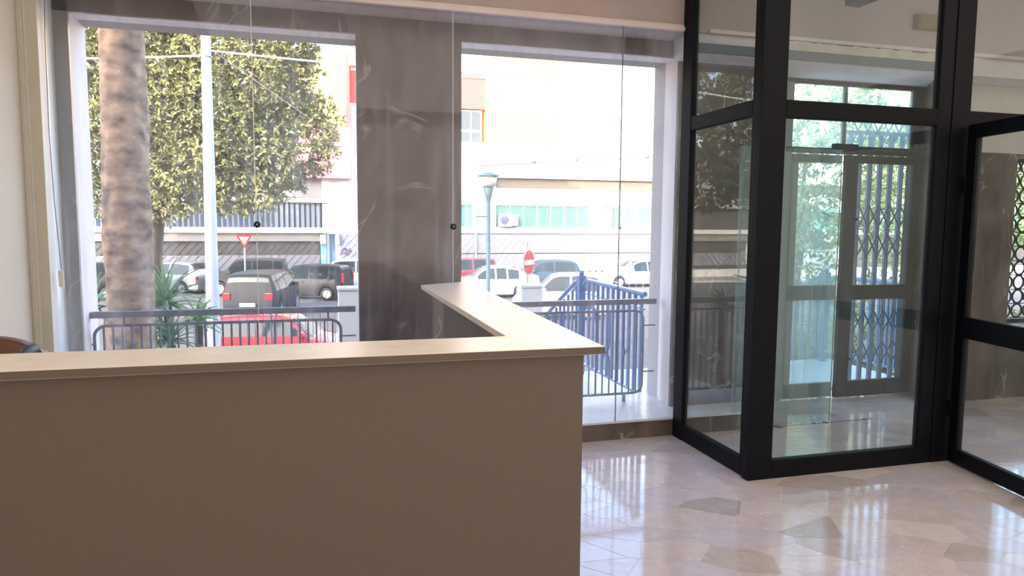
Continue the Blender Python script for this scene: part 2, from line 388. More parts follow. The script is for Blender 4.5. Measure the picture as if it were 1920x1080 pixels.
MB().box(O4[0], 7.99, MY, RY-.01, 0, .62).build('parapet', M['marble'], fw_, label='low marble parapet under the grille')
MB().box(-1.425, 8.0, MY-.001, MY+.03, LZ, 2.90).build('marble_lintel', M['marble'], fw_)
CO = mat('wall_core', (.45, .4, .38), .9)
MB().box(-1.62, -1.345-.04, MY+.03, RY, 0, LZ).build('pier', CO, fw_)
MB().box(OPL[1]+.02, OPR[0]-.02, MY+.03, RY-.01, ST, LZ+.02).build('pier', CO, fw_)
MB().prism([(OPR[1]+.02, MY+.03), (DO[0], MY+.03), (3.76, DY), (3.76, RY), (OPR[1]+.02, RY-.01)], ST, LZ+.02).build('pier', CO, fw_)
MB().prism([(DO[1], MY+.03), (O4[0], MY+.03), (6.0, 4.99), (6.0, RY-.01), (5.16, RY), (5.16, DY)], ST, LZ+.02).build('pier', M['marble'], fw_)
MB().box(-1.62, 8.2, MY+.03, RY-.01, LZ+.02, 6.6).build('upper_wall', CO, fw_)
def rev(x, s, z0=SL, top=LZ+.04, m='reveal'):
    # a reveal lining that narrows slightly outwards
    MB().prism([(x, MY-.001), (x+s*.03, MY-.001), (x+s*.03, RY), (x-s*.04, RY)] if s > 0 else [(x, MY-.001), (x-s*-.03, MY-.001), (x-s*-.03, RY), (x+.04, RY)], z0, top).build('reveal', M[m], fw_)
for x, s in ((OPL[0], -1), (OPL[1], 1), (OPR[0], -1), (OPR[1], 1), (O4[1], 1)):
    MB().prism([(x, MY+.0), (x+s*.03, MY+.0), (x+s*.03, RY), (x-s*.0+(-s)*(-.035), RY)], SL, LZ+.02).build('reveal', M['reveal'], fw_)
for a, b in (OPL, OPR, O4):
    v = [(a, MY, LZ), (b, MY, LZ), (b+.03, RY, LZ+.035), (a-.03, RY, LZ+.035)]
    MB().add(v+[(x, y, LZ+.06) for x, y, z in v], [(0, 1, 2, 3), (7, 6, 5, 4), (0, 4, 5, 1), (1, 5, 6, 2), (2, 6, 7, 3), (3, 7, 4, 0)]).build('soffit', M['soffit'], fw_)
MB().box(3.4, 5.16, MY+.03, RY-.01, 2.70, LZ+.06).build('soffit', M['soffit'], fw_)
# the rest of our building outside, which throws the shade over the garden
struct('wall_outer', MB().box(-26, -1.64, 4.5, RY-.02, ST, 6.6).box(8.22, 30, 4.5, RY-.02, ST, 6.6).box(-26, 30, 4.5, RY-.02, -1.0+ST, -.16).box(-26, 30, -8, 4.4, 6.3, 6.6), M['ext'], 'outer wall of this building beyond the room', 'wall')
# window slab and plinth
ws = empty('trim_4', (.6, G, 0), 'raised window ledge with brown marble plinth and white marble top', 'trim', kind='structure')
MB().box(-1.40, 2.43, G-.002, G+.02, 0, SL-.012).build('plinth', M['marble'], ws, label='brown marble plinth')
MB().box(2.48, 3.20, G-.002, G+.02, 0, SL-.012).build('plinth', M['marble'], ws, label='brown marble plinth')
MB().box(-1.40, 3.20, G-.008, RY+.03, SL-.012, SL).build('ledge_top', M['sill'], ws)
MB().box(-1.40, 3.20, G+.02, RY, -.15, SL-.012).build('ledge_core', CO, ws)

# ------------------------------------------------------------------ frameless glazing
gz = empty('window_1', (.5, G, SL), 'frameless shop window of tall glass panes with clamp bolts at the joints', 'window', kind='structure')
js = [-1.375, -.331, .844, 1.985, 2.425]
for a, b in zip(js[:-1], js[1:]):
    MB().box(a+.002, b-.002, G-.005, G+.005, SL, 2.80).build('glass_pane', M['glass'], gz)
for j in js[1:-1]:
    MB().box(j-.0018, j+.0018, G-.007, G+.006, SL, 2.80).build('joint_seal', M['cable'] if j < 1.5 else M['steel'], gz)
for j, z in ((-.325, at(486, 421, G).z), (.845, at(849, 425, G).z)):
    b_ = MB().lathe([(0, -.022), (.016, -.022), (.019, -.018), (.019, -.006), (0, -.006)], (j, G, z), 20, 'y').build('clamp_bolt', M['bolt'], gz)
    MB().lathe([(0, -.026), (.006, -.026), (.006, -.021)], (j, G, z), 10, 'y').build('screw_head', M['galv'], b_)
MB().lathe([(0, -.016), (.010, -.016), (.011, -.006), (0, -.006)], (1.985, G, 1.47), 16, 'y').build('clamp_bolt', M['galv'], gz, label='small pale metal clamp')

# ------------------------------------------------------------------ reception counter (L shaped)
CT = 1.125
def onz(x, y, z):
    d = rt*((x-960)/F) - up*((y-540)/F) + fw; t = (z-EYE)/d.z
    return Vector((d.x*t, d.y*t, z))
c_o = onz(1134, 649.5, CT); c_l = onz(0, 696.7, CT); c_i = onz(949, 630.4, CT); c_bl = onz(0, 663.5, CT)
a_r = onz(875.5, 527.5, CT); a_l = onz(789.4, 534.4, CT)
dl = (c_l-c_o).normalized()
c_l = c_o+dl*(c_o.x+1.415)/abs(dl.x); db = (c_bl-c_i).normalized(); c_bl = c_i+db*(c_i.x+1.415)/abs(db.x)
cn = empty('reception_counter', (.2, 2.1, 0), 'taupe L-shaped reception counter with a pale overhanging top', 'counter')
poly = [(p.x, p.y) for p in (c_l, c_o, a_r, a_l, c_i, c_bl)]
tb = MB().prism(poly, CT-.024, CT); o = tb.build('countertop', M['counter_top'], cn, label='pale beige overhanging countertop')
bv = o.modifiers.new('edge', 'BEVEL'); bv.width = .002; bv.segments = 2
eb_ = MB(); n_ = Vector((dl.y, -dl.x, 0)); n_ = n_ if n_.y < 0 else -n_
eb_.add([tuple(p+n_*d+Vector((0, 0, z))) for p in (c_l, c_o) for d in (0, .0015) for z in (-.0225, -.0015)], [(0, 1, 3, 2), (4, 6, 7, 5), (0, 4, 5, 1), (2, 3, 7, 6), (0, 2, 6, 4), (1, 5, 7, 3)])  # thin strip in the body colour paints the edge as unlit
eb_.build('shaded_edge', M['counter'], cn, label='front edge of the top, shade painted as darker taupe')
bx = at(1094, 672, c_o.y+.03).x
u = (a_r-c_o).normalized()
body_o = Vector((bx, c_o.y+.03, 0)); inner = Vector((c_i.x+.035, c_i.y-.03, 0))
end_y = 3.62
ue = (a_l-c_i).normalized()
body = [(-1.415, c_l.y+.03), (body_o.x, body_o.y), (body_o.x+u.x/u.y*(end_y-body_o.y), end_y), (inner.x+ue.x/ue.y*(end_y-inner.y), end_y), (inner.x, inner.y), (-1.415, c_bl.y-.03)]
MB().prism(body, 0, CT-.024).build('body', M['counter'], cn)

# ------------------------------------------------------------------ office chair behind the counter
ch = empty('office_chair', (-1.14, 2.66, 0), 'brown leather office chair, only its back rising above the counter', 'chair')
def soft(name, x0, x1, y0, y1, z0, z1, m, par, b=.04, tilt=0):
    mb = MB().box(x0, x1, y0, y1, z0, z1, b)
    if tilt: mb.v = [(x, y+(z-z0)*tilt, z) for x, y, z in mb.v]
    mb.sm = [True]*len(mb.sm)
    return mb.build(name, m, par)
CY = 2.88
xr_ = at(87, 660, CY).x; xpk = (xr_-1.40)/2; top = at(5, 632, CY).z; hb = (xr_+1.40)/2
arc = []
for i in range(17):
    xx = -1.40+(xr_+1.40)*i/16
    arc.append((xx, top-.075*abs((xx-xpk)/hb)**2.8))
seatb = MB()
vs = []; 
for yy in (CY-.02, CY, CY+.05, CY+.07):
    ins = .012 if yy in (CY-.02, CY+.07) else 0
    vs += [(x, yy, z-ins) for x, z in arc]+[(x, yy, .55) for x, z in arc]
seatb.add(vs, [(r*34+i, r*34+i+1, (r+1)*34+i+1, (r+1)*34+i) for r in range(3) for i in range(16)]
          + [(r*34+i, r*34+i+1, r*34+17+i+1, r*34+17+i) for r in (0, 3) for i in range(16)]
          + [(r*34+e, (r+1)*34+e, (r+1)*34+17+e, r*34+17+e) for r in range(3) for e in (0, 16)], True)
seatb.build('backrest', M['leather'], ch)
soft('seat', -1.39, xr_-.01, 2.46, 2.85, .42, .52, M['leather'], ch)
bt = at(58, 653, 2.80)
for sx in (bt.x, bt.x-.46):
    if sx < -1.36: sx = -1.38
    MB().tube([(sx, 2.84, .5), (sx, 2.84, bt.z-.03), (sx, 2.82, bt.z-.008), (sx, 2.76, bt.z-.012), (sx, 2.60, bt.z-.04)], .022, 8).build('armrest', M['bolt'], ch, label='black armrest')
MB().tube([(-1.14, 2.66, .42), (-1.14, 2.66, .10)], .028, 12).build('gas_column', M['galv'], ch)
for k in range(5):
    a = k*2*PI/5+.3; l_ = MB().bar((-1.14, 2.66, .10), (-1.14+.22*math.cos(a), 2.66+.22*math.sin(a), .07), .04, .025).build('base_arm', M['bolt'], ch)
    MB().lathe([(0, -.015), (.028, -.015), (.028, .015), (0, .015)], (-1.14+.22*math.cos(a), 2.66+.22*math.sin(a), .028), 12, 'x').build('caster', M['bolt'], l_)

# ------------------------------------------------------------------ blind cord with switch at the left wall
sp = at(115, 522, 4.36)
cd = empty('cord_switch', (sp.x, 4.36, sp.z), 'cream inline switch hanging on a thin cord at the left jamb', 'switch')
MB().tube([at(83, -30, 4.38), at(84, 60, 4.38), at(92, 250, 4.37), at(102, 380, 4.36), at(115, 506, 4.36)], .0022, 6).build('cord', M['steel'], cd)
MB().box(sp.x-.012, sp.x+.012, 4.35, 4.37, at(115, 538, 4.36).z, at(115, 507, 4.36).z, .004).build('switch_body', M['switch'], cd)

# ------------------------------------------------------------------ glass vestibule
VY = 3.50   # front face of the vestibule
vx0, vx1, vx2, vx3, vx4 = 2.43, 2.578, 3.642, 3.885, 5.30
vs_ = empty('glass_vestibule', (3.6, VY, 0), 'black metal framed glass vestibule standing around the entrance', 'vestibule')
def fr(name, *a, m='frame', lab=None, b=.004): return MB().box(*a, b).build(name, M[m], vs_, label=lab)
# side panel, running from the glazing towards the room
fr('post', 2.425, 2.47, 4.30, G-.005, 0, CEIL)
fr('post', 2.43, 2.475, VY+.065, VY+.11, 0, CEIL)
fr('corner_post', 2.415, vx1, VY, VY+.06, 0, CEIL)
fr('rail', 2.43, 2.475, VY+.11, 4.30, 0, .108)
fr('rail', 2.43, 2.475, VY+.11, 4.30, 2.12, 2.21)
MB().box(2.450, 2.456, VY+.11, 4.30, .108, 2.12).build('glass_pane', M['vglass'], vs_)
MB().box(2.450, 2.456, VY+.11, 4.30, 2.21, CEIL).build('glass_pane', M['vglass'], vs_)
# front: fixed pane
fr('rail', vx1, vx2, VY, VY+.05, 0, .110)
fr('rail', vx1, vx2, VY, VY+.05, 2.103, 2.202)
MB().box(vx1, vx2, VY+.022, VY+.028, .110, 2.103).build('glass_pane', M['vglass'], vs_)
MB().box(vx1, vx2, VY+.022, VY+.028, 2.202, CEIL).build('glass_pane', M['vglass'], vs_)
fr('post', vx2, vx2+.10, VY, VY+.05, 0, CEIL)
fr('post', vx2+.104, vx3, VY-.004, VY+.06, 0, CEIL)
fr('post', vx4, vx4+.14, VY, VY+.05, 0, CEIL)
fr('rail', vx3, vx4, VY, VY+.05, 2.12, 2.202)
MB().box(vx3, vx4, VY+.022, VY+.028, 2.202, CEIL).build('glass_pane', M['vglass'], vs_)
# front: fixed pane beyond the doorway and return to the glazing
fr('rail', vx4+.14, 6.4, VY, VY+.05, 0, .11); fr('rail', vx4+.14, 6.4, VY, VY+.05, 2.103, 2.202)
MB().box(vx4+.14, 6.4, VY+.022, VY+.028, .11, 2.103).build('glass_pane', M['vglass'], vs_)
fr('corner_post', 6.4, 6.5, VY, VY+.06, 0, CEIL); fr('rail', 6.43, 6.475, VY+.06, G-.01, 0, .11)
MB().box(6.45, 6.456, VY+.06, G-.01, .11, CEIL).build('glass_pane', M['vglass'], vs_)

# door leaf of the vestibule, open towards the room
hx, hy = 3.874, VY-.024
d1 = empty('door_1', (hx, hy, 0), 'black framed glass door leaf of the vestibule, swung open into the room', 'door', kind='structure')
ang = math.atan2(2.965-3.525, 3.848-3.951)
LW = 1.02
def leaf(name, s0, s1, t0, t1, z0, z1, m, par=None, b=.003, lab=None):
    mb = MB().box(s0, s1, t0, t1, z0, z1, b)
    c, s = math.cos(ang), math.sin(ang)
    mb.v = [(x*c-y*s, x*s+y*c, z) for x, y, z in mb.v]
    return mb.build(name, m, par or d1, world=False, label=lab)
leaf('stile', .0, .075, -.02, .02, .012, 2.112, M['frame']); leaf('stile', LW-.09, LW, -.02, .02, .012, 2.112, M['frame'])
leaf('rail', .075, LW-.09, -.02, .02, .012, .105, M['frame'])
rl = leaf('rail', .075, LW-.09, -.02, .02, .81, .94, M['frame']); leaf('rail', .075, LW-.09, -.02, .02, 2.03, 2.112, M['frame'])
leaf('letter_slot', .17, .45, .02, .026, .865, .89, M['frame'], rl, .002)
leaf('glass_pane', .07, LW-.085, -.003, .003, .105, .81, M['vglass'], b=0); leaf('glass_pane', .07, LW-.085, -.003, .003, .94, 2.03, M['vglass'], b=0)
leaf('hinge', -.012, .012, -.03, .0, .3, .40, M['frame']); leaf('hinge', -.012, .012, -.03, .0, 1.7, 1.8, M['frame'])

# frameless glass door standing in the line of the glazing
d2 = empty('door_2', (3.3, G, 0), 'frameless glass door leaf standing half across the entrance passage', 'door', kind='structure')
MB().box(2.90, 3.755, G-.005, G+.005, .012, 2.05).build('glass_pane', M['vglass2'], d2)
MB().box(3.753, 3.756, G-.0055, G+.0055, .012, 1.9).build('glass_edge', M['dgrey0'], d2)
sp_ = MB().box(3.25, 4.15, G-.006, G+.004, 0.0, .0015).build('threshold_line', M['stain'], d2)
for x, r_ in ((3.30, .035), (3.72, .022), (3.62, .012), (4.08, .015)):
    MB().lathe([(0, .004), (r_, .004), (r_*1.1, .0)], (x, G, 0), 14).build('floor_pivot', M['stain'], d2)

# outer metal door in the facade opening
DY = 5.10
d3 = empty('door_3', (4.5, DY, 0), 'dark metal framed glazed entrance door set in the outer wall', 'door', kind='structure')
def dr(name, *a, m='frame', par=None, lab=None): return MB().box(*a, .003).build(name, M[m], par or d3, label=lab)
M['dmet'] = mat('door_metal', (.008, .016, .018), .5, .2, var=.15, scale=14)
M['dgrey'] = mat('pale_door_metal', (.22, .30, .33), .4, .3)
k = lambda px, py: at(px, py, DY)
zt1, zt0 = 2.15, 2.06
xL, xM0, xM1, xR0, xR1 = 3.79, 4.36, 4.50, 5.045, 5.20
# frame round the opening
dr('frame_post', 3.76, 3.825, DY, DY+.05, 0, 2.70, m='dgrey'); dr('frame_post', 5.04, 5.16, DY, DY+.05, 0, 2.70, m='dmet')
dr('frame_head', 3.76, 5.16, DY, DY+.05, 2.665, 2.71, m='dmet')
dr('transom_bar', 3.76, xM0, DY, DY+.05, 2.10, 2.145, m='dmet'); dr('transom_bar', xM0, 5.16, DY, DY+.05, 2.10, 2.145, m='dmet')
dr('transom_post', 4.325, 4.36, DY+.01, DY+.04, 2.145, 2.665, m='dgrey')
dr('glass_pane', 3.82, 4.325, DY+.02, DY+.026, 2.145, 2.665, m='vglass3'); dr('glass_pane', 4.36, 5.06, DY+.02, DY+.026, 2.145, 2.665, m='vglass3')
# left leaf
l1 = MB().box(3.825, 4.31, DY-.02, DY+.02, 0.012, .135).build('bottom_rail', M['dmet'], d3)
MB().box(3.825, 4.31, DY-.02, DY+.02, .86, .985).build('middle_rail', M['dmet'], d3)
MB().box(3.825, 4.31, DY-.02, DY+.02, 2.02, 2.085).build('top_rail', M['dmet'], d3)
MB().box(3.825, 3.88, DY-.02, DY+.02, .012, 2.085).build('stile', M['dgrey'], d3, label='paler door stile')
MB().box(3.88, 4.31, DY-.003, DY+.003, .135, .86).build('glass_pane', M['vglass2'], d3)
MB().box(3.88, 4.31, DY-.003, DY+.003, .985, 2.02).build('glass_pane', M['vglass2'], d3)
# right leaf, standing a little proud of the frame
RYl = DY-.05
MB().box(4.31, 4.43, RYl-.02, RYl+.02, .012, 2.085).build('stile', M['dmet'], d3)
MB().box(5.0, 5.09, RYl-.02, RYl+.02, .012, 2.085).build('stile', M['dmet'], d3)
MB().box(4.43, 5.0, RYl-.02, RYl+.02, .012, .15).build('bottom_rail', M['dmet'], d3)
MB().box(4.43, 5.0, RYl-.02, RYl+.02, .86, .985).build('middle_rail', M['dmet'], d3)
MB().box(4.43, 5.0, RYl-.02, RYl+.02, 2.02, 2.085).build('top_rail', M['dmet'], d3)
MB().box(4.43, 5.0, RYl-.003, RYl+.003, .15, .86).build('glass_pane', M['vglass'], d3)
MB().box(4.43, 5.0, RYl-.003, RYl+.003, .985, 2.02).build('glass_pane', M['vglass'], d3)
MB().box(4.15, 4.38, RYl-.07, RYl-.02, 2.105, 2.17, .004).build('door_closer', M['dmet'], d3)
MB().bar((4.38, RYl-.05, 2.14), (5.08, RYl-.05, 2.14), .025, .025).build('closer_arm', M['dmet'], d3)
MB().box(5.0, 5.07, RYl-.06, RYl-.02, 2.15, 2.20, .003).build('closer_bracket', M['dmet'], d3)
lk = MB().lathe([(0, -.05), (.012, -.05), (.012, -.02)], (4.415, RYl, 1.55), 10, 'y').build('lock_cylinder', M['bolt'], d3)
MB().lathe([(0, -.05), (.012, -.05), (.012, -.02)], (4.415, RYl, .35), 10, 'y').build('lock_cylinder', M['bolt'], d3)

# folding lattice gate outside the door
fg = empty('folding_gate', (4.9, 5.30, .0), 'blue grey folding lattice gate behind the entrance door glass', 'gate')
gx = [at(p, 520, 5.3).x for p in (1582, 1600, 1619, 1638, 1657, 1677, 1697)]
for x in gx:
    for d in (-.019, .009):
        MB().box(x+d, x+d+.010, 5.285, 5.31, .03, 2.30).build('channel', M['gate'], fg)
    for zc in [at(1650, yy, 5.3).z for yy in (659, 602, 462, 407, 250)]:
        if x < gx[-1]:
            xn = gx[gx.index(x)+1]
            for s in (-1, 1):
                MB().bar((x, 5.28+.004*s, zc-.10*s), (xn, 5.28+.004*s, zc+.10*s), .004, .014).build('lattice_strap', M['gate'], fg)
MB().box(4.5, 5.24, 5.28, 5.315, 2.30, 2.33).build('top_guide', M['gate'], fg)
MB().box(4.5, 5.24, 5.28, 5.315, .0, .03).build('bottom_guide', M['gate'], fg)

# grille in the next window opening
gr = empty('security_grille', (6.9, 5.0, .62), 'black scrollwork security grille in the opening beyond the marble pier', 'grille')
for x0, x1, z0, z1 in ((6.0, 7.68, .62, .65), (6.0, 7.68, 2.07, 2.10), (6.0, 6.03, .62, 2.10), (7.65, 7.68, .62, 2.10)):
    MB().box(x0, x1, 4.99, 5.01, z0, z1).build('frame_bar', M['bolt'], gr)
gl = MB()
for j in range(11):
    for i in range(12):
        cx, cz = 6.10+i*.138, SL+.595+j*.131
        gl.tube([(cx+.062*math.cos(a), 5.0, cz+.062*math.sin(a)) for a in [q*PI/6 for q in range(12)]], .009, 5, closed=True)
for j in range(12): gl.bar((6.03, 5.0, .66+j*.131), (7.65, 5.0, .66+j*.131), .008, .008)
gl.build('ring_infill', M['bolt'], gr, kind='stuff')

# small objects above the passage
eb = empty('emergency_light', (4.47, G, 3.0), 'yellowed plastic emergency light box on the wall above the passage', 'light')
MB().box(4.32, 4.63, G-.06, G, 2.955, 3.06, .006).build('housing', M['box'], eb)
MB().box(4.335, 4.615, G-.064, G-.06, 2.965, 3.045, .001).build('diffuser', M['box'], eb)
dw = at(1624, 4, 4.0)
dk = empty('spotlight', (dw.x, 4.0, CEIL), 'dark purple spotlight hanging from the ceiling inside the vestibule', 'lamp')
z_ = dw.z
MB().add([(dw.x-.11, 3.97, z_+.10), (dw.x-.105, 3.97, z_-.012), (dw.x-.0, 3.97, z_-.018), (dw.x+.17, 3.97, z_+.05), (dw.x+.17, 3.97, z_+.10),
          (dw.x-.11, 4.07, z_+.10), (dw.x-.105, 4.07, z_-.012), (dw.x-.0, 4.07, z_-.018), (dw.x+.17, 4.07, z_+.05), (dw.x+.17, 4.07, z_+.10)],
         [(0, 1, 2, 3, 4), (9, 8, 7, 6, 5), (0, 5, 6, 1), (1, 6, 7, 2), (2, 7, 8, 3), (3, 8, 9, 4), (4, 9, 5, 0)]).build('lamp_head', M['lampdark'], dk)
MB().tube([(dw.x+.02, 4.02, z_+.10), (dw.x+.02, 4.02, CEIL)], .012, 8).build('stem', M['lampdark'], dk)

# ------------------------------------------------------------------ railings in the two window openings
def window_railing(x0, x1, label, fx):
    y = 4.92
    r = empty('window_railing', ((x0+x1)/2, y, SL), label, 'railing', 'steel railings in the window openings')
    MB().box(x0, x1, y-.02, y+.02, .885, .925, .003).build('handrail', M['steel'], r)
    a, b, z0, z1, R = x0+.015, x1-.10, .195, .835, .07
    loop = []
    for cx, cz, s in ((b-R, z1-R, 0), (a+R, z1-R, 1), (a+R, z0+R, 2), (b-R, z0+R, 3)):
        for q in range(6):
            t = s*PI/2+q*PI/10; loop.append((cx+R*math.cos(t), y, cz+R*math.sin(t)))
    MB().tube(loop, .010, 8, closed=True).build('frame_loop', M['steel'], r)
    n = int((b-a)/.0535); st_ = (b-a)/n; zp = .52
    xs = [b-st_*i for i in range(1, n)]
    i = 0
    while i < len(xs):
        x = xs[i]; zz0, zz1 = z0, z1
        if i % 3 == 0 or i+1 >= len(xs):
            MB().bar((x, y, zz0), (x, y, zz1), .012, .012).build('baluster', M['steel'], r); i += 1; continue
        xa, xb = xs[i], xs[i+1]; xm = (xa+xb)/2
        for xq in (xa, xb):
            e = .006 if xq > xm else -.006
            MB().tube([(xq, y, z0), (xq, y, zp-.06), (xq-e, y, zp-.035), (xm+e, y, zp), (xq-e, y, zp+.035), (xq, y, zp+.06), (xq, y, z1)], .0065, 5).build('baluster', M['steel'], r)
        i += 2
    for x in fx: MB().box(x-.006, x+.006, y-.006, y+.006, .84, .888).build('spacer', M['steel'], r)
    MB().box(x1-.26, x1-.24, y-.01, y+.01, SL, z0).build('foot', M['steel'], r)
    MB().box(x0+.28, x0+.30, y-.01, y+.01, SL, z0).build('foot', M['steel'], r)
    for z in (.72, .36):
        MB().bar((b, y, z), (x1, y, z), .010, .010).build('wall_bracket', M['steel'], r); MB().bar((a, y, z), (x0, y, z), .010, .010).build('wall_bracket', M['steel'], r)
window_railing(OPL[0]-.015, OPL[1]-.012, 'grey steel window railing in the opening at the palm trunk', (-1.17, .077))
window_railing(OPR[0]+.02, OPR[1]-.09+.06, 'grey steel window railing in the opening beside the vestibule', (1.1,))

# ------------------------------------------------------------------ outside: landing, steps and blue railing
struct('floor_landing', MB().box(3.82, 5.62, RY-.06, 6.7, -.3, -.02).box(2.3, 3.82, RY+.03, 6.7, -.3, -.02).box(1.3, 2.3, RY+.03, 6.1, -.32, -.03), M['landing'], 'pale stone landing outside the entrance door', 'floor')
stp = empty('stairs', (4.0, 6.7, ST), 'pale stone steps going down from the entrance landing to the street', 'stairs', kind='structure')
for i in range(12):
    z = -.02-(i+1)*.16
    MB().box(2.45, 5.55, 6.7+i*.33, 6.7+(i+1)*.33+.02, z-.2, z).build('step', M['landing'], stp)
def blue_rail(xr, label, sgn, start):
    r = empty('stair_railing', (xr, 6.6, 0), label, 'railing', 'blue railings of the entrance stairs')
    T = .93; SLP = -.16/.33
    MB().box(xr-.035, xr+.035, 6.56, 6.63, -.02, T+.05, .006).build('newel_post', M['blue'], r)
    nb = MB().lathe([(0, T+.10), (.02, T+.09), (.03, T+.065), (.02, T+.05)], (xr, 6.595, 0), 12).build('post_cap', M['blue'], r)
    # level part towards the facade
    MB().tube([(xr, start, T), (xr, 6.40, T+.012), (xr, 6.48, T), (xr, 6.53, T-.05)], .022, 8).build('handrail', M['blue'], r)
    MB().bar((xr, start, .10), (xr, 6.56, .10), .03, .02).build('bottom_rail', M['blue'], r)
    MB().bar((xr, start, T-.12), (xr, 6.56, T-.12), .012, .012).build('middle_rail', M['blue'], r)
    for i in range(int((6.5-start)/.115)):
        y = start+.06+i*.115
        MB().box(xr-.012, xr+.012, y-.012, y+.012, .11, T-.01).build('baluster', M['blue'], r)
    # falling part
    L = 3.9
    MB().tube([(xr, 6.64, T-.06), (xr, 6.68, T-.015), (xr, 6.76, T-.03), (xr, 6.64+L, T-.0+SLP*L)], .022, 8).build('handrail', M['blue'], r)
    MB().bar((xr, 6.62, .02), (xr, 6.64+L, .06+SLP*L), .03, .02).build('bottom_rail', M['blue'], r)
    for i in range(int(L/.125)):
        y = 6.72+i*.125; z = SLP*(y-6.64)
        MB().box(xr-.012, xr+.012, y-.012, y+.012, z+.06, z+T-.02).build('baluster', M['blue'], r)
    for yy in (8.6, 10.5):
        MB().box(xr-.03, xr+.03, yy-.03, yy+.03, SLP*(yy-6.64)-.1, SLP*(yy-6.64)+T+.06, .004).build('newel_post', M['blue'], r)
blue_rail(2.56, 'bright blue metal railing on the near side of the entrance stairs', 1, 5.18)
blue_rail(5.46, 'bright blue metal railing on the far side of the stairs, seen through the door', 1, 5.3)

# ground
struct('floor_street', MB().box(-60, 90, 13.5, 37.3, ST-.3, ST), M['asphalt'], 'grey asphalt street with parked cars', 'street')
struct('floor_pavement', MB().box(-60, 90, 37.3, 40.1, ST-.3, ST+.13).box(-60, 90, 12.2, 13.5, ST-.3, ST+.12), M['pavement'], 'pale pavement along both sides of the street', 'pavement')
struct('floor_garden', MB().box(-60, 90, 4.8, 12.2, ST-.3, ST+.02), M['soil'], 'bare garden soil under the palm in front of the window', 'ground')
struct('floor_far', MB().box(-200, 300, 40.1, 400, ST-.4, ST-.05).box(-200, 300, -200, 4.4, ST-.6, ST-.3), M['pavement'], 'open ground beyond the building', 'ground')

# boundary wall with panels and pillars
bwall = struct('wall_boundary', MB().box(-14, 2.2, 11.9, 12.1, ST, -.66), M['bwhite'], 'low rendered boundary wall between garden and street', 'wall')
def fence_panel(x0, x1, y, z0, z1, label, R=.10, step=.11, mid=True, name='fence_panel', m='steel', grp='round cornered fence panels'):
    r = empty(name, ((x0+x1)/2, y, z0), label, 'fence', grp)
    loop = []
    for cx, cz, s in ((x1-R, z1-R, 0), (x0+R, z1-R, 1), (x0+R, z0+R, 2), (x1-R, z0+R, 3)):
        for q in range(6):
            t = s*PI/2+q*PI/10; loop.append((cx+R*math.cos(t), y, cz+R*math.sin(t)))
    MB().tube(loop, .016, 6, closed=True).build('frame_loop', M[m], r)
    n = int((x1-x0)/step)
    for i in range(1, n):
        x = x0+(x1-x0)*i/n; MB().tube([(x, y, z0), (x, y, z1)], .007, 5).build('bar', M[m], r)
    return r
for (xa, xb, lab) in ((425-230, 425-48, 'round cornered fence panel behind the palm trunk'), (385, 508, 'round cornered fence panel in front of the red car tail'), (516, 641, 'round cornered fence panel in front of the red car bonnet')):
    A = at(xa, 584, 12.0); B = at(xb, 584, 12.0)
    fence_panel(A.x, B.x, 12.0, -.66, A.z, lab)
A = at(1128, 529, 30); B = at(1206, 529, 30)
fence_panel(A.x, B.x, 30, ST, A.z, 'low barrier with round corners standing in the street beyond the stairs', .2, .3)
def pillar(x0, x1, ytop, label, blk):
    A = at(x0, ytop, 12.0); B = at(x1, ytop, 12.0)
    r = empty('boundary_pillar', ((A.x+B.x)/2, 12.1, ST), label, 'pillar', 'masonry pillars of the street boundary')
    MB().box(A.x, B.x, 11.95, 12.30, ST, A.z-.05, .01).build('shaft', M['bwhite'], r)
    MB().box(A.x-.015, B.x+.015, 11.93, 12.32, A.z-.05, A.z, .008).build('coping', M['bwhite'], r)
pillar(977, 1016, 534, 'squat pale masonry pillar beside the stair railing', 0)
pillar(634, 672, 539, 'pale masonry pillar beside the red car, half hidden by the marble pier', 0)

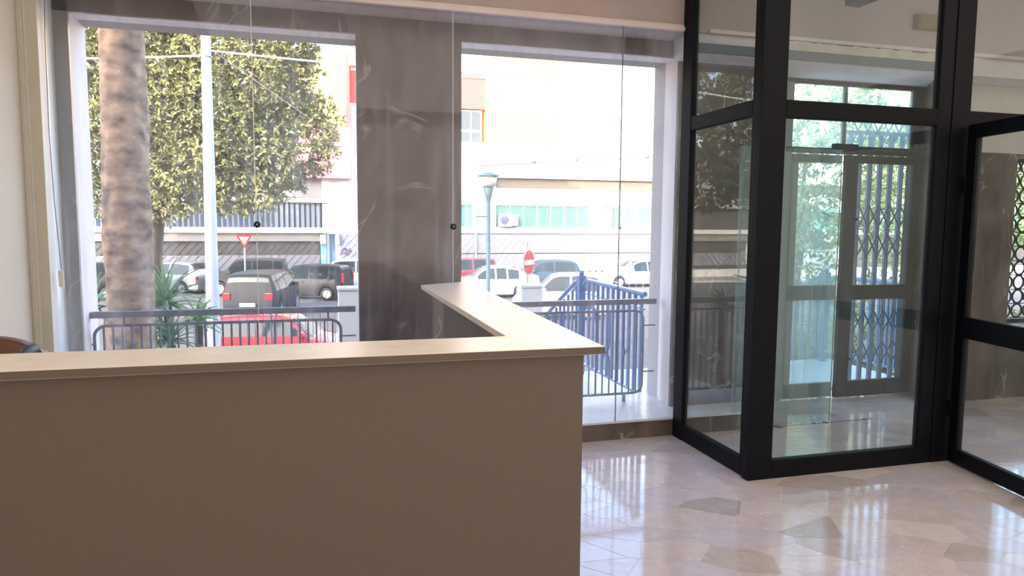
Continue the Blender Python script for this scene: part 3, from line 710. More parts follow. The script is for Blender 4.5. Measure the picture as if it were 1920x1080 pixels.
# ------------------------------------------------------------------ cars
def car(name, label, loc, rz, L, W, H, prof, belt, paint, wind, rear, roofx, wheel_r=.30, axles=(.18, .80), tail='box', clad=False, plate=True, cat='car', grp='cars parked along the street', nose_low=.0, doors=2):
    """x runs from nose (0) to tail (L); prof = outline [(x/L, z/H)] of bonnet, screen, roof, tail"""
    root = empty(name, loc, label, cat, grp, rz=rz)
    px = [p[0]*L for p in prof]; pz = [p[1]*H for p in prof]
    def top(x): return float(np.interp(x, px, pz))
    B = belt*H
    def hw(z, x):
        t = min(1, max(0, x/L)); e = 1-.20*max(0, 1-t/.14)**2-.12*max(0, (t-.9)/.1)**2
        k = 1 if z <= B else 1-.24*((z-B)/(H-B))**1.2
        if z < B*.55: k *= .96+.04*z/(B*.55)
        return W/2*e*k
    def bot(x):
        z = .20
        for a in axles:
            d = x-a*L; R = wheel_r*1.16
            if abs(d) < R: z = max(z, wheel_r*.95+math.sqrt(R*R-d*d)-.0)
        return z
    xs = sorted(set([0, L]+[p for p in px]+[L*i/46 for i in range(47)]+[a*L+s*wheel_r*1.16*q for a in axles for s in (-1, 1) for q in (.3, .7, .92, .995, 1.0)]))
    xs = [x for x in xs if 0 <= x <= L]
    def ring(x):
        zt = top(x); zb = min(bot(x), zt-.12); bl = min(B, zt-.05); e = .04*min(1, x/(.03*L))+.0
        out = [(0, zb), (hw(zb, x)*.97, zb), (hw(zb+.03, x), zb+(bl-zb)*.08), (hw((zb+bl)/2, x)*1.012, zb+(bl-zb)*.55), (hw(bl, x), bl),
               (hw(zt-.05, x)*.985, max(bl+.01, zt-.055)), (hw(zt, x)*.93, zt-.018), (hw(zt, x)*.5, zt+.004), (0, zt+.01)]
        return out
    R_ = [ring(x) for x in xs]; n = 9
    vs = []; fs = []
    for x, r in zip(xs, R_):
        vs += [(x, y, z) for y, z in r]+[(x, -y, z) for y, z in r[::-1]]
    m_ = 2*n
    for i in range(len(xs)-1):
        for k_ in range(m_):
            if k_ == n-1: continue
            fs.append((i*m_+k_, i*m_+(k_+1) % m_, (i+1)*m_+(k_+1) % m_, (i+1)*m_+k_))
    fs.append(tuple(range(m_))); fs.append(tuple(range((len(xs)-1)*m_, len(xs)*m_))[::-1])
    b = MB().add(vs, fs, True); b.sm[-1] = b.sm[-2] = False
    body = b.build('body', paint, root, world=False)
    def side_pt(x, f, off=.006):
        zt = top(x); r = ring(x); (y0, z0), (y1, z1) = r[4], r[5]
        z = B+.02+(zt-.075-B-.02)*f; tt = (z-z0)/max(.001, z1-z0)
        return (x, y0+(y1-y0)*tt+off, z)
    ro0, ro1 = roofx[0]*L, roofx[1]*L; w0, r1 = wind*L, rear*L
    cuts = [w0+(ro0-w0)*.35, ro0+(ro1-ro0)*.42, ro1-(0 if tail == 'box' else .0)+(r1-ro1)*.35]
    if doors == 3: cuts = [cuts[0], ro0+(ro1-ro0)*.36, ro0+(ro1-ro0)*.80, cuts[2]]
    for sgn in (1, -1):
        for c0, c1 in zip(cuts[:-1], cuts[1:]):
            a, c = c0+.035, c1-.035; N = 8; v2 = []; f2 = []
            for i in range(N+1):
                x = a+(c-a)*i/N
                for f in (0, .5, 1):
                    p = side_pt(x, f); v2.append((p[0], p[1]*sgn, p[2]))
            for i in range(N):
                for j in range(2): f2.append((i*3+j, i*3+j+1, i*3+j+4, i*3+j+3))
            MB().add(v2, f2).build('side_window', M['cglass'], body, world=False)
    def topglass(nm, x0, x1, f0, f1):
        v2 = []; f2 = []; N = 6
        for i in range(N+1):
            x = x0+(x1-x0)*(f0+(f1-f0)*i/N); zt = top(x); hwd = hw(zt, x)*.90
            dz = (top(x+.02)-top(x-.02))/.04; nn = Vector((-dz, 0, 1)).normalized()*.008
            for y in (-1, -.5, .5, 1): v2.append((x+nn.x, y*hwd, zt+.012-.026*abs(y)**4+nn.z))
        for i in range(N):
            for j in range(3): f2.append((i*4+j, i*4+j+1, (i+1)*4+j+1, (i+1)*4+j))
        MB().add(v2, f2, True).build(nm, M['cglass'], body, world=False)
    topglass('windscreen', w0, ro0, .06, .95); topglass('rear_window', ro1, r1, .08, .92)
    for a in axles:
        for sgn in (1, -1):
            y = (W/2-.09)*sgn; wr = wheel_r
            wl = MB().lathe([(wr*.62, -.09), (wr*.93, -.095), (wr, -.07), (wr, .07), (wr*.93, .095), (wr*.62, .09)], (a*L, y, wr), 24, 'y').build('wheel', M['tyre'], root, world=False)
            rm = MB().lathe([(0, .07*sgn), (wr*.16, .08*sgn), (wr*.2, .05*sgn), (wr*.60, .06*sgn), (wr*.64, .088*sgn)], (a*L, y, wr), 20, 'y', False)
            for q in range(5):
                t = q*2*PI/5+.3
                rm.bar((a*L+wr*.12*math.cos(t), y+.078*sgn, wr+wr*.12*math.sin(t)), (a*L+wr*.6*math.cos(t), y+.078*sgn, wr+wr*.6*math.sin(t)), .02, wr*.17, (0, 1, 0))
            rm.build('rim', M['rim'], wl, world=False)
        MB().box(a*L-wheel_r, a*L+wheel_r, -W/2+.2, W/2-.2, .15, wheel_r*1.9).build('wheel_well', M['cplastic'], root, world=False)
    for sgn in (1, -1):
        yt = W/2*.80*sgn
        zl = B*.80
        if tail == 'tall':
            t_ = MB().box(L-.10, L-.015, min(yt, yt+.12*sgn)-.0, max(yt, yt+.12*sgn), B*.86, B*1.30, .012)
        elif tail == 'square':
            t_ = MB().box(L-.09, L+.012, min(yt-.14*sgn, yt+.10*sgn), max(yt-.14*sgn, yt+.10*sgn), B*.74, B*.74+.24, .02)
        else:
            t_ = MB().box(L-.22, L+.006, min(yt-.12*sgn, yt+.075*sgn), max(yt-.12*sgn, yt+.075*sgn), B*.80, B*.80+.13, .015)
        t_.build('tail_light', M['taillight'], root, world=False)
        MB().box(.02, .24, min(yt-.12*sgn, yt-.02*sgn), max(yt-.12*sgn, yt-.02*sgn), top(.1)*.74, top(.1)*.74+.12, .02).build('head_light', M['headlight'], root, world=False)
        xm = w0+.22
        MB().box(xm-.05, xm+.05, min(W/2*sgn, (W/2+.16)*sgn), max(W/2*sgn, (W/2+.16)*sgn), B+.0, B+.13, .03).build('mirror', paint if not clad else M['cplastic'], root, world=False)
        for xd in ([w0+.20, ro0+(ro1-ro0)*.42, r1-.62] if L > 3.6 else [w0+.20, ro0+(ro1-ro0)*.55]):
            MB().box(xd-.004, xd+.004, min(W/2*.985*sgn, (W/2*1.012+.002)*sgn), max(W/2*.985*sgn, (W/2*1.012+.002)*sgn), .30, B-.01).build('door_gap', M['cplastic'], body, world=False)
        MB().box(ro0+.35, ro0+.52, min(W/2*.99*sgn, (W/2+.03)*sgn), max(W/2*.99*sgn, (W/2+.03)*sgn), B-.11, B-.08, .005).build('door_handle', paint, body, world=False)
    bm_ = M['cplastic'] if clad else paint
    MB().box(L-.10, L+.05, -W/2*.86, W/2*.86, .24, .52, .03).build('rear_bumper', bm_, root, world=False)
    MB().box(-.05, .12, -W/2*.78, W/2*.78, .22, .48, .03).build('front_bumper', bm_, root, world=False)
    pl = MB().box(L+.05, L+.062, -.26, .26, .55 if clad else .36, .67 if clad else .48, .002).build('number_plate', M['plate'], root, world=False)
    return root, pl

def P(name, c, rough=.25, metal=.0): return mat(name, c, rough if max(c) > .1 else .5, metal, coat=.6 if max(c) > .1 else 0, spec=.5 if max(c) > .1 else .2)
hatch = [(0, .36), (.02, .44), (.08, .55), (.22, .64), (.27, .66), (.42, .95), (.50, .99), (.72, 1.0), (.88, .965), (.93, .90), (.985, .62), (1, .40)]
boxy = [(0, .36), (.02, .50), (.07, .59), (.21, .66), (.25, .68), (.38, .95), (.46, .99), (.78, 1.0), (.92, .975), (.955, .93), (.985, .62), (1, .40)]
coupe = [(0, .34), (.02, .42), (.08, .52), (.22, .62), (.27, .65), (.40, .92), (.48, .99), (.60, 1.0), (.76, .93), (.90, .74), (.98, .70), (1, .45)]
suvp = [(0, .38), (.015, .52), (.06, .60), (.22, .67), (.25, .69), (.35, .95), (.42, .99), (.80, 1.0), (.92, .98), (.95, .93), (.985, .60), (1, .36)]
def place(px, py, Y): p = at(px, py, Y); return (p.x, p.y, ST)
def put(name, label, px, Y, heading, L, W, H, prof, belt, paint, wind, rear, roofx, **k):
    """heading: direction of the nose, degrees from +X; the middle of the car stands at the given column"""
    c = at(px, 500, Y); rz = math.radians(heading)+PI      # local +x runs nose to tail
    loc = (c.x-math.cos(rz)*L/2, c.y-math.sin(rz)*L/2, ST)
    return car(name, label, loc, rz, L, W, H, prof, belt, paint, wind, rear, roofx, **k)
red = P('car_paint_red', (.62, .035, .045)); grey = P('car_paint_dark_grey', (.022, .022, .027)); graph = P('car_paint_graphite', (.030, .033, .038))
silver = P('car_paint_silver', (.50, .51, .53), .3, .5); white = P('car_paint_white', (.82, .82, .82)); lblue = P('car_paint_pale_blue', (.42, .58, .74), .3, .2)
cream = P('car_paint_cream', (.72, .68, .60)); dgreen = P('car_paint_dark_blue', (.035, .06, .09)); brown = P('car_paint_olive', (.055, .05, .045))
put('hatchback_car', 'bright red small hatchback parked just beyond the fence panels', 529, 16.6, -10, 3.33, 1.52, 1.42, hatch, .69, red, .27, .96, (.42, .88), wheel_r=.27, tail='box')
_, plt = put('suv_car', 'dark grey compact SUV seen from behind with square red tail lights', 494, 27.6, 79, 4.2, 1.82, 1.68, suvp, .62, graph, .25, .965, (.36, .93), wheel_r=.35, tail='square', clad=True, doors=3)
put('hatchback_car', 'black hatchback with tall tail lights parked side-on beyond the street', 578, 33.0, 159, 3.75, 1.62, 1.56, boxy, .60, grey, .25, .965, (.39, .93), wheel_r=.29, tail='tall', doors=3)
put('hatchback_car', 'silver hatchback standing behind the yucca leaves', 326, 37.2, 148, 3.8, 1.68, 1.50, hatch, .60, silver, .27, .96, (.42, .88), wheel_r=.30)
put('suv_car', 'dark olive SUV parked side-on behind the square-lit grey one', 466, 35.6, 178, 3.7, 1.8, 1.70, suvp, .60, brown, .25, .965, (.36, .93), wheel_r=.34, doors=3)
put('saloon_car', 'white coupe-backed car next to the street lamp post', 920, 32.0, 176, 4.4, 1.82, 1.48, coupe, .60, white, .27, .92, (.42, .70), wheel_r=.34, doors=3)
put('hatchback_car', 'dark blue hatchback parked behind the no entry sign', 1018, 36.0, 176, 3.9, 1.72, 1.50, hatch, .60, dgreen, .27, .96, (.42, .88), wheel_r=.31)
put('saloon_car', 'pale blue car with its bonnet towards the stair railing', 1196, 36.0, 178, 4.4, 1.75, 1.48, coupe, .58, lblue, .30, .92, (.47, .70), wheel_r=.31, doors=3)
put('van_car', 'cream car with a rounded roof behind the squat pillar', 1048, 24.5, 165, 3.4, 1.65, 1.66, hatch, .62, cream, .27, .96, (.42, .88), wheel_r=.27)
put('hatchback_car', 'small red and white car behind the white coupe', 868, 37.0, 178, 3.6, 1.6, 1.60, boxy, .60, red, .25, .965, (.39, .93), wheel_r=.27)
put('estate_car', 'white car half hidden behind the black hatchback', 652, 36.2, 175, 4.3, 1.75, 1.62, suvp, .60, white, .25, .965, (.36, .93), wheel_r=.31)
put('estate_car', 'dark car at the street edge left of the palm trunk', 150, 34.5, 178, 4.3, 1.75, 1.62, suvp, .60, grey, .25, .965, (.36, .93), wheel_r=.31)
# printed characters on the rear plate of the grey SUV
cv = bpy.data.curves.new('plate_print', 'FONT'); cv.body = 'FE 395KT'; cv.size = .115; cv.align_x = 'CENTER'; cv.align_y = 'CENTER'; cv.extrude = .001
to = bpy.data.objects.new('plate_print', cv); COL.objects.link(to)
dg = bpy.context.evaluated_depsgraph_get(); tm = bpy.data.meshes.new_from_object(to.evaluated_get(dg)); bpy.data.objects.remove(to)
tm.materials.clear(); tm.materials.append(M['ink'])
tp = bpy.data.objects.new('plate_print', tm); COL.objects.link(tp); tp.parent = plt
tp.matrix_local = Matrix.Translation((4.2+.064, 0, .61)) @ Matrix.Rotation(PI/2, 4, 'Z') @ Matrix.Rotation(PI/2, 4, 'X')

# ------------------------------------------------------------------ building across the street
BY = 40.0
bl = empty('office_building', (5, BY, ST), 'white, red and yellow office building across the street', 'building')
def bq(x0, y0, x1, y1, d0=0, d1=.3): # pixel rectangle on the facade -> world box
    a = at(x0, y0, BY); b = at(x1, y1, BY); return (a.x, b.x, BY+d0, BY+d1, min(a.z, b.z), max(a.z, b.z))
def bp(name, box, m, par=None, lab=None): return MB().box(*box).build(name, m if not isinstance(m, str) else M[m], par or bl, label=lab)
zg = at(1000, 438, BY).z; zu = 6.05
X0 = at(604, 400, BY).x; XR = at(862, 400, BY).x
bp('wall', (-40, 70, BY+.6, 56, ST, 5.6), 'bwhite')
bp('wall', (X0, XR, BY, BY+.7, .8, zu), 'bwhite'); bp('wall', (-40, X0, BY, BY+.7, at(400, 368, BY).z, zu), 'bgrey')  # left wall coloured grey to stand for tree shade
# white front with window openings (three storeys of boxes round the openings)
za, zb = at(1000, 428, BY).z, at(1000, 384.5, BY).z
w1 = (at(930, 400, BY).x, at(1110, 400, BY).x); w2 = (at(1148, 400, BY).x, at(1240, 400, BY).x)
wA = (XR+.05, at(888, 400, BY).x)
dz0, dz1 = at(1000, 354, BY).z, at(1000, 334.5, BY).z
for (a, b) in ((XR+.0, wA[0]), (wA[1], w1[0]), (w1[1], w2[0]), (w2[1], 70)):
    if b > a: bp('wall', (a, b, BY, BY+.62, za, zb), 'bwhite')
bp('wall', (XR, 70, BY, BY+.62, zg, za), 'bwhite'); bp('wall', (XR, 70, BY, BY+.62, zb, dz0), 'bwhite')
bp('wall', (XR, at(930, 340, BY).x, BY, BY+.62, dz0, dz1), 'bwhite'); bp('recessed_band', (at(930, 340, BY).x, 70, BY+.25, BY+.6, dz0, dz1), 'brown_band')
bp('wall', (XR, 70, BY, BY+.62, dz1, zu), 'bwhite')
def window(x0, x1, z0, z1, npan, y=BY, m='curtain', split=None, bars=False):
    w_ = MB()
    t = .07
    w_.box(x0, x1, y+.18, y+.26, z0, z0+t).box(x0, x1, y+.18, y+.26, z1-t, z1)
    for i in range(npan+1):
        x = x0+(x1-x0-t)*i/npan; w_.box(x, x+t, y+.17, y+.27, z0, z1)
    if split: w_.box(x0, x1, y+.18, y+.26, z0+(z1-z0)*split-.05, z0+(z1-z0)*split+.05)
    f_ = w_.build('window', M['sign_white'], bl)
    for i in range(npan):
        xa = x0+(x1-x0)*i/npan+t*.5; xb = x0+(x1-x0)*(i+1)/npan-t*.1
        MB().box(xa, xb, y+.20, y+.23, z0+t, z1-t).build('pane', M[m] if isinstance(m, str) else m, f_)
    if bars:
        n = int((x1-x0)/.16); bb = MB()
        for i in range(n): bb.box(x0+i*.16, x0+i*.16+.02, y-.02, y+.0, z0, z1)
        bb.build('window_bars', M['brown_band'], f_, kind='stuff')
window(w1[0], w1[1], za, zb, 7, bars=True); window(w2[0], w2[1], za, zb, 4, bars=True); window(wA[0], wA[1], za, zb, 2)
xq = w2[1]+3
for i in range(7): 
    MB().box(xq, xq+4.5, BY-.01, BY+.0, za, zb).build('window', M['curtain'], bl); xq += 6.2
# upper storeys
xr0, xr1 = at(648, 200, BY).x, at(912, 150, BY).x; zr = at(890, 137, BY).z; zw0, zw1 = at(890, 273, BY).z, at(890, 204, BY).z
bp('red_wall', (X0-.0, xr1, BY+.1, BY+8, zw1, zr), 'bred'); bp('coping', (xr0+.3, xr1, BY+.02, BY+.12, at(890, 146, BY).z, at(890, 142, BY).z), 'sign_white')
bp('wall', (X0, at(862, 240, BY).x-2.2, BY+.1, BY+8, zu, zw1), 'bwhite')
bp('wall', (at(862, 240, BY).x-2.2, 40, BY+.5, BY+8, zu, zw1), 'bred')
window(at(845, 240, BY).x, at(905, 240, BY).x, zw0, zw1-.05, 3, BY+.1, 'wglass', .42)
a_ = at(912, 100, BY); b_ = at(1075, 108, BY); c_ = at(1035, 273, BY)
MB().xz([(a_.x, zu), (c_.x, zu), (b_.x+.6, 14.0), (a_.x, 14.0)], BY-.02, BY+.6).build('shaded_yellow_wall', M['byellow'], bl)  # slanted side is a shadow edge, drawn as a colour boundary
w3 = (at(1150, 240, BY).x, at(1240, 240, BY).x, at(1180, 272, BY).z, at(1180, 225, BY).z)
MB().xz([(c_.x, zu), (w3[0], zu), (w3[0], 14), (b_.x+.6, 14)], BY-.02, BY+.6).build('wall', M['bwhite'], bl)  # sunlit side of that shadow edge, coloured white
bp('wall', (w3[0], w3[1], BY-.02, BY+.6, zu, w3[2]), 'bwhite'); bp('wall', (w3[0], w3[1], BY-.02, BY+.6, w3[3], 14), 'bwhite'); bp('wall', (w3[1], 70, BY-.02, BY+.6, zu, 14), 'bwhite')
window(w3[0], w3[1], w3[2], w3[3], 4, BY, mat('grey_blue_blinds', (.35, .42, .50), .5), .35)
# red and yellow projecting panel at the left of the marble pier
pz0, pz1, pz2 = at(630, 335, BY).z, at(630, 240, BY).z, at(650, 105, BY).z
xp0, xp1, xp2 = at(560, 300, BY).x, at(647, 200, BY).x, at(655, 200, BY).x
bp('red_panel', (xp0, xp2, BY-.5, BY-.0, pz0, pz1), mat('pink_render', (.74, .22, .26), .8, var=.04), lab='rose red lower part of the projecting panel')
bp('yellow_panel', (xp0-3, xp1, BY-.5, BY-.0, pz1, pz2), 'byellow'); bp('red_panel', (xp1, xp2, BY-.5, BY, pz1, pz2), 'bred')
# slatted gallery at the left, colours darkened to stand for tree shade
s0 = bq(150, 373, 602, 427); 
bp('gallery_back', (-40, X0-.1, BY+.35, BY+.7, s0[4], s0[5]+.2), 'recess')
bp('gallery_head', (-40, X0+.3, BY-.15, BY+.3, s0[5]-.03, s0[5]+.22), mat('shaded_render', (.36, .35, .34), .9, var=.1)); bp('gallery_sill', (-40, X0+.3, BY-.25, BY+.3, s0[4]-.28, s0[4]), 'bwhite')
nsl = 62
slm = MB().box(-.10, .10, -.10, .10, 0, s0[5]-s0[4]-.04)
sl0 = None
for i in range(nsl):
    x = X0-.18-i*.27
    if sl0 is None: sl0 = slm.build('slat', M['slat'], bl, world=False); o = sl0
    else: o = sl0.copy(); COL.objects.link(o)
    o.location = (x-5, .12, s0[4]-ST); o.rotation_euler = (0, 0, .7 if i > 8 else 1.1)
# recess and grooved base wall, tree shade put into the darker left colours
bz1 = s0[4]-.28; gz0 = at(560, 506, BY).z
bp('beam', (-40, X0, BY-.05, BY+.3, bz1-.45, bz1), 'bgrey', lab='beam under the gallery, coloured grey for tree shade')
def grooved(x0, x1, z0, z1, y, m, gap=.32):
    g = MB().box(x0, x1, y, y+.25, z0, z1).build('grooved_panel', m, bl)
    q = MB(); h = z1-z0; x = x0-h
    while x < x1:
        a0, a1 = x, x+gap*.55; pl_ = [(a0, z0), (a1, z0), (a1+h*.9, z1), (a0+h*.9, z1)]
        pl_ = clip(clip(pl_, -1, 0, -x0), 1, 0, x1)
        if len(pl_) > 2: q.xz(pl_, y-.03, y)
        x += gap
    q.build('diagonal_rib', m, g, kind='stuff')
mg = mat('ribbed_concrete', (.27, .27, .295), .9, var=.08, scale=1.5); mg2 = mat('ribbed_darkened_concrete', (.055, .05, .05), .9, var=.2, scale=1)
zm = at(560, 477, BY).z
grooved(-22, X0-.15, zm, bz1-.45, BY+.15, mg2, .40); grooved(-22, X0-.15, gz0, zm-.03, BY+.12, mat('ribbed_shaded_concrete', (.17, .17, .19), .9, var=.1), .40)
bp('base_strip', (-40, X0, BY+.2, BY+.4, at(560, 514, BY).z, gz0), 'recess'); bp('plinth', (-40, 70, BY-.02, BY+.7, ST, at(560, 514, BY).z), 'bwhite')
lev = [at(1000, 438.5, BY).z, at(1000, 475, BY).z, at(1000, 512, BY).z]
xg1 = at(870, 470, BY).x-2
grooved(xg1, 34, lev[1]+.03, lev[0]-.04, BY-.02, mg, .42); grooved(xg1, 34, lev[2]+.03, lev[1]-.03, BY-.02, mg, .42)
bp('wall', (XR-.1, 70, BY+.05, BY+.62, ST, zg), mg2)
# doorway, pillars and graffiti panel
bp('doorway', bq(618, 440, 629, 512, .3, .35), mat('blue_door', (.16, .27, .42), .5)); bp('sign_column', bq(601, 457, 613, 512, -.05, .1), mat('blue_sign', (.13, .30, .45), .5))
bp('pillar_box', bq(600, 440, 611, 457, -.3, .1), 'bwhite'); bp('pillar_box', bq(629, 440, 636, 458, -.3, .1), 'bwhite')
bp('notice', bq(603, 479, 611, 486, -.09, -.05), 'sign_white')
bp('wall', (at(613, 480, BY).x, at(618, 480, BY).x, BY+.1, BY+.6, ST, .85), 'bwhite'); bp('wall', (at(629, 480, BY).x, XR+3, BY+.1, BY+.6, ST, .85), 'bwhite')
gp = bq(637, 439, 668, 496); grooved(gp[0], gp[1], gp[4], gp[5], BY-.0, mg, .42)
gf = MB()
for cx, cy, r_, s, e in ((645, 470, 5, 0, 5.0), (653, 473, 4.2, 1, 7), (642, 476, 3.4, 2, 6.5), (657, 468, 3.5, .5, 4.5), (650, 477, 3, 3, 8), (648, 467, 2.5, 0, 6)):
    pts = []
    for i in range(14):
        t = s+(e-s)*i/13; p = at(cx+r_*math.cos(t)*(1-.02*i), cy+r_*.75*math.sin(t), BY-.045); pts.append(p)
    gf.tube(pts, .022, 4)
gf.build('graffiti', mat('graffiti_paint', (.12, .10, .16), .8), bl)
# drain pipe and gutter line
pp = [at(1300, 289, BY-.12), at(1000, 303.5, BY-.12), at(900, 309.5, BY-.12), at(894, 313, BY-.12), at(893, 400, BY-.12), at(892, 505, BY-.12)]
MB().tube(pp, .055, 6).build('drain_pipe', mat('pipe_paint', (.42, .36, .32), .7), bl)
for i, px_ in enumerate((1212, 1080, 1000)): MB().lathe([(0, -.2), (.09, -.2), (.09, .1), (0, .1)], tuple(at(px_, [293, 299, 303][i], BY)), 8, 'y').build('pipe_clip', M['brown_band'], bl)
# floodlight near the window
fp = at(1137, 386, BY-.2); MB().box(fp.x-.12, fp.x+.12, BY-.35, BY, fp.z-.08, fp.z+.08, .02).build('floodlight', M['bgrey'], bl)

a = at(936, 401, BY-.2); b = at(958, 425, BY-.2)
ac = empty('air_conditioner', (a.x+.3, BY-.2, b.z), 'white outdoor air conditioning unit at the barred window', 'air conditioner')
MB().box(a.x, b.x, BY-.35, BY-.03, b.z, a.z, .02).build('casing', M['sign_white'], ac)
cx, cz = a.x+(b.x-a.x)*.42, (a.z+b.z)/2
MB().lathe([(0, -.355), (.24, -.36), (.26, -.35), (.26, -.34)], (cx, BY, cz), 20, 'y').build('fan_grille', M['slat'], ac)
MB().box(b.x+.02, b.x+.42, BY-.33, BY-.03, b.z+.03, a.z-.03, .02).build('side_unit', M['bgrey'], ac, label='greyer second casing')

# far background blocks above the roofs on the right
bb_ = empty('apartment_block', (75, 70, ST), 'pale far block beyond the office building', 'building')
MB().box(66, 110, 60, 75, ST, 11).build('wall', M['bwhite'], bb_)

# ------------------------------------------------------------------ poles, lamp, signs, cables
pb = at(401, 640, 13)
pl_ = empty('utility_pole', (pb.x, 13, ST), 'tall pale cylindrical pole standing right of the palm trunk', 'pole')
ptop = at(385.5, 66, 13)
MB().tube([(pb.x, 13, ST), (pb.x, 13, 0), (ptop.x, 13, ptop.z)], [.115, .108, .075], 18).build('shaft', M['pole'], pl_)
MB().lathe([(.078, 0), (.085, .02), (.07, .07), (0, .085)], tuple(ptop), 16).build('cap', M['pole'], pl_)
MB().tube([(ptop.x+.09*math.cos(t), 13+.09*math.sin(t), ptop.z-.35) for t in [q*PI/8 for q in range(16)]], .012, 6, closed=True).build('cable_band', M['galv'], pl_)
cbs = [((155, 104, 13), (385, 104, 13), -.01, 'white cable running from the palm to the tall pole'), ((394, 95, 13), (556, 108, 13), .0, 'white cable running from the tall pole towards the marble pier'),
       ((394, 92, 13), (585, 225, 16), .0, 'thin pale guy wire falling away from the tall pole')]
for i, (p, q, sg, lab) in enumerate(cbs):
    A, B_ = at(*p), at(*q)
    if i == 0: A = A+(A-B_)*1.2
    if i == 1: B_ = B_+(B_-A)*3
    pts = [A.lerp(B_, t/8)+Vector((0, 0, -.05*math.sin(PI*t/8)*(i < 2))) for t in range(9)]
    tag(MB().tube(pts, .017 if i < 2 else .005, 6).build('overhead_cable', M['cable']), lab, 'cable', 'overhead cables at the tall pole')
# street lamp
lb = at(912, 560, 16); lt = at(916, 332, 16)
ln = empty('street_lamp', (lt.x, 16, ST), 'dark green street lamp with a cream tapered shade and flat cap', 'street lamp')
z0, z1, z2, z3 = at(915, 375, 16).z, at(915, 350, 16).z, at(915, 331, 16).z, at(915, 323, 16).z
MB().tube([(lt.x, 16, ST), (lt.x, 16, ST+.8), (lt.x, 16, ST+.82), (lt.x, 16, z0)], [.10, .09, .055, .05], 12).build('post', M['lamp_green'], ln)
MB().lathe([(.05, z0-.02), (.07, z0+.05), (.13, z1), (.11, z1+.01)], (lt.x, 16, 0), 16).build('neck', M['lamp_green'], ln)
MB().lathe([(.12, z1), (.175, z1+.01), (.20, z2), (.19, z2)], (lt.x, 16, 0), 20).build('lamp_shade', M['lamp_shade'], ln)
MB().lathe([(.19, z2), (.25, z2+.005), (.245, z2+.025), (.06, z3), (0, z3)], (lt.x, 16, 0), 20).build('cap', M['lamp_green'], ln)
zz = at(905, 406, 16).z
MB().bar((lt.x-.30, 16, zz), (lt.x, 16, zz), .03, .03).build('side_bracket', M['lamp_green'], ln)
# no entry sign
sg = at(991, 492, 16); R = .305
ns = empty('no_entry_sign', (sg.x, 16, ST), 'round red no entry sign with a white bar on a grey post', 'sign', rz=math.radians(46))
MB().lathe([(0, -.012), (R, -.012), (R, .004), (0, .004)], (0, 0, sg.z-ST), 32, 'y', False).build('disc', M['sign_white'], ns, world=False)
MB().lathe([(0, -.0145), (R*.94, -.0145), (R*.94, -.011)], (0, 0, sg.z-ST), 32, 'y', False).build('red_field', M['sign_red'], ns, world=False)
MB().box(-R*.80, R*.80, -.018, -.014, sg.z-ST-.055, sg.z-ST+.055).build('white_bar', M['sign_white'], ns, world=False)
MB().tube([(0, .03, 0), (0, .03, sg.z-ST+.20)], .03, 10).build('post', M['galv'], ns, world=False)
MB().tube([(0, .03, sg.z-ST+.2), (0, .03, sg.z-ST+.48)], .012, 6).build('antenna', M['steel'], ns, world=False)
# give way sign
yg = at(458, 450, 33)
ys = empty('give_way_sign', (yg.x, 33, ST), 'small white triangular give way sign with red border', 'sign')
def tri(r, y0, y1, m, nm): MB().xz([(yg.x-r*.87, yg.z+r*.6), (yg.x+r*.87, yg.z+r*.6), (yg.x+.0, yg.z-r*.9)], y0, y1).build(nm, M[m], ys)
tri(.40, 32.98, 33.0, 'sign_red', 'plate'); tri(.24, 32.96, 32.98, 'sign_white', 'white_field')
MB().tube([(yg.x, 33.04, ST), (yg.x, 33.04, yg.z+.2)], .035, 8).build('post', M['galv'], ys)

# ------------------------------------------------------------------ plants
def leaf_cloud(blobs, n, size, name, m, parent, seed=1, droop=.2, aspect=.33):
    g = np.random.default_rng(seed); V = []; total = sum(b[3]*b[4]*b[5] for b in blobs)
    P_, D_ = [], []
    for (x, y, z, rx, ry, rz) in blobs:
        k_ = int(n*(rx*ry*rz)/total); d = g.normal(size=(k_, 3)); d /= np.linalg.norm(d, axis=1)[:, None]
        lump = 1+.10*np.sin(d[:, :1]*9+x)*np.cos(d[:, 2:3]*8+y)
        r = g.uniform(.62, 1.0, (k_, 1))**.6*lump
        P_.append(np.array([x, y, z])+d*np.array([rx, ry, rz])*r); D_.append(d)
    P_ = np.concatenate(P_); D_ = np.concatenate(D_); k_ = len(P_)
    # leaves gathered in rosettes
    cl = g.integers(0, k_, k_//7); idx = np.repeat(cl, 7)[:k_]; P_ = P_[idx]; D_ = D_[idx]; k_ = len(P_)
    ax = D_*.8+g.normal(size=(k_, 3))*.75; ax[:, 2] -= droop; ax /= np.linalg.norm(ax, axis=1)[:, None]
    o_ = g.normal(size=(k_, 3)); sd_ = np.cross(ax, o_); sd_ /= np.linalg.norm(sd_, axis=1)[:, None]
    s = size*g.uniform(.7, 1.3, (k_, 1))
    a = P_; b = P_+ax*s*.5+sd_*s*aspect*.5; c = P_+ax*s; d = P_+ax*s*.5-sd_*s*aspect*.5
    V = np.stack([a, b, c, d], 1).reshape(-1, 3)-np.array(chain_loc(parent))
    me = bpy.data.meshes.new(name); me.vertices.add(len(V)); me.vertices.foreach_set('co', V.ravel())
    me.loops.add(k_*4); me.polygons.add(k_); me.loops.foreach_set('vertex_index', np.arange(k_*4))
    me.polygons.foreach_set('loop_start', np.arange(0, k_*4, 4)); me.polygons.foreach_set('loop_total', np.full(k_, 4))
    me.update(); me.validate(); me.materials.append(m)
    o = bpy.data.objects.new(name, me); COL.objects.link(o); o.parent = parent; o['kind'] = 'stuff'; return o
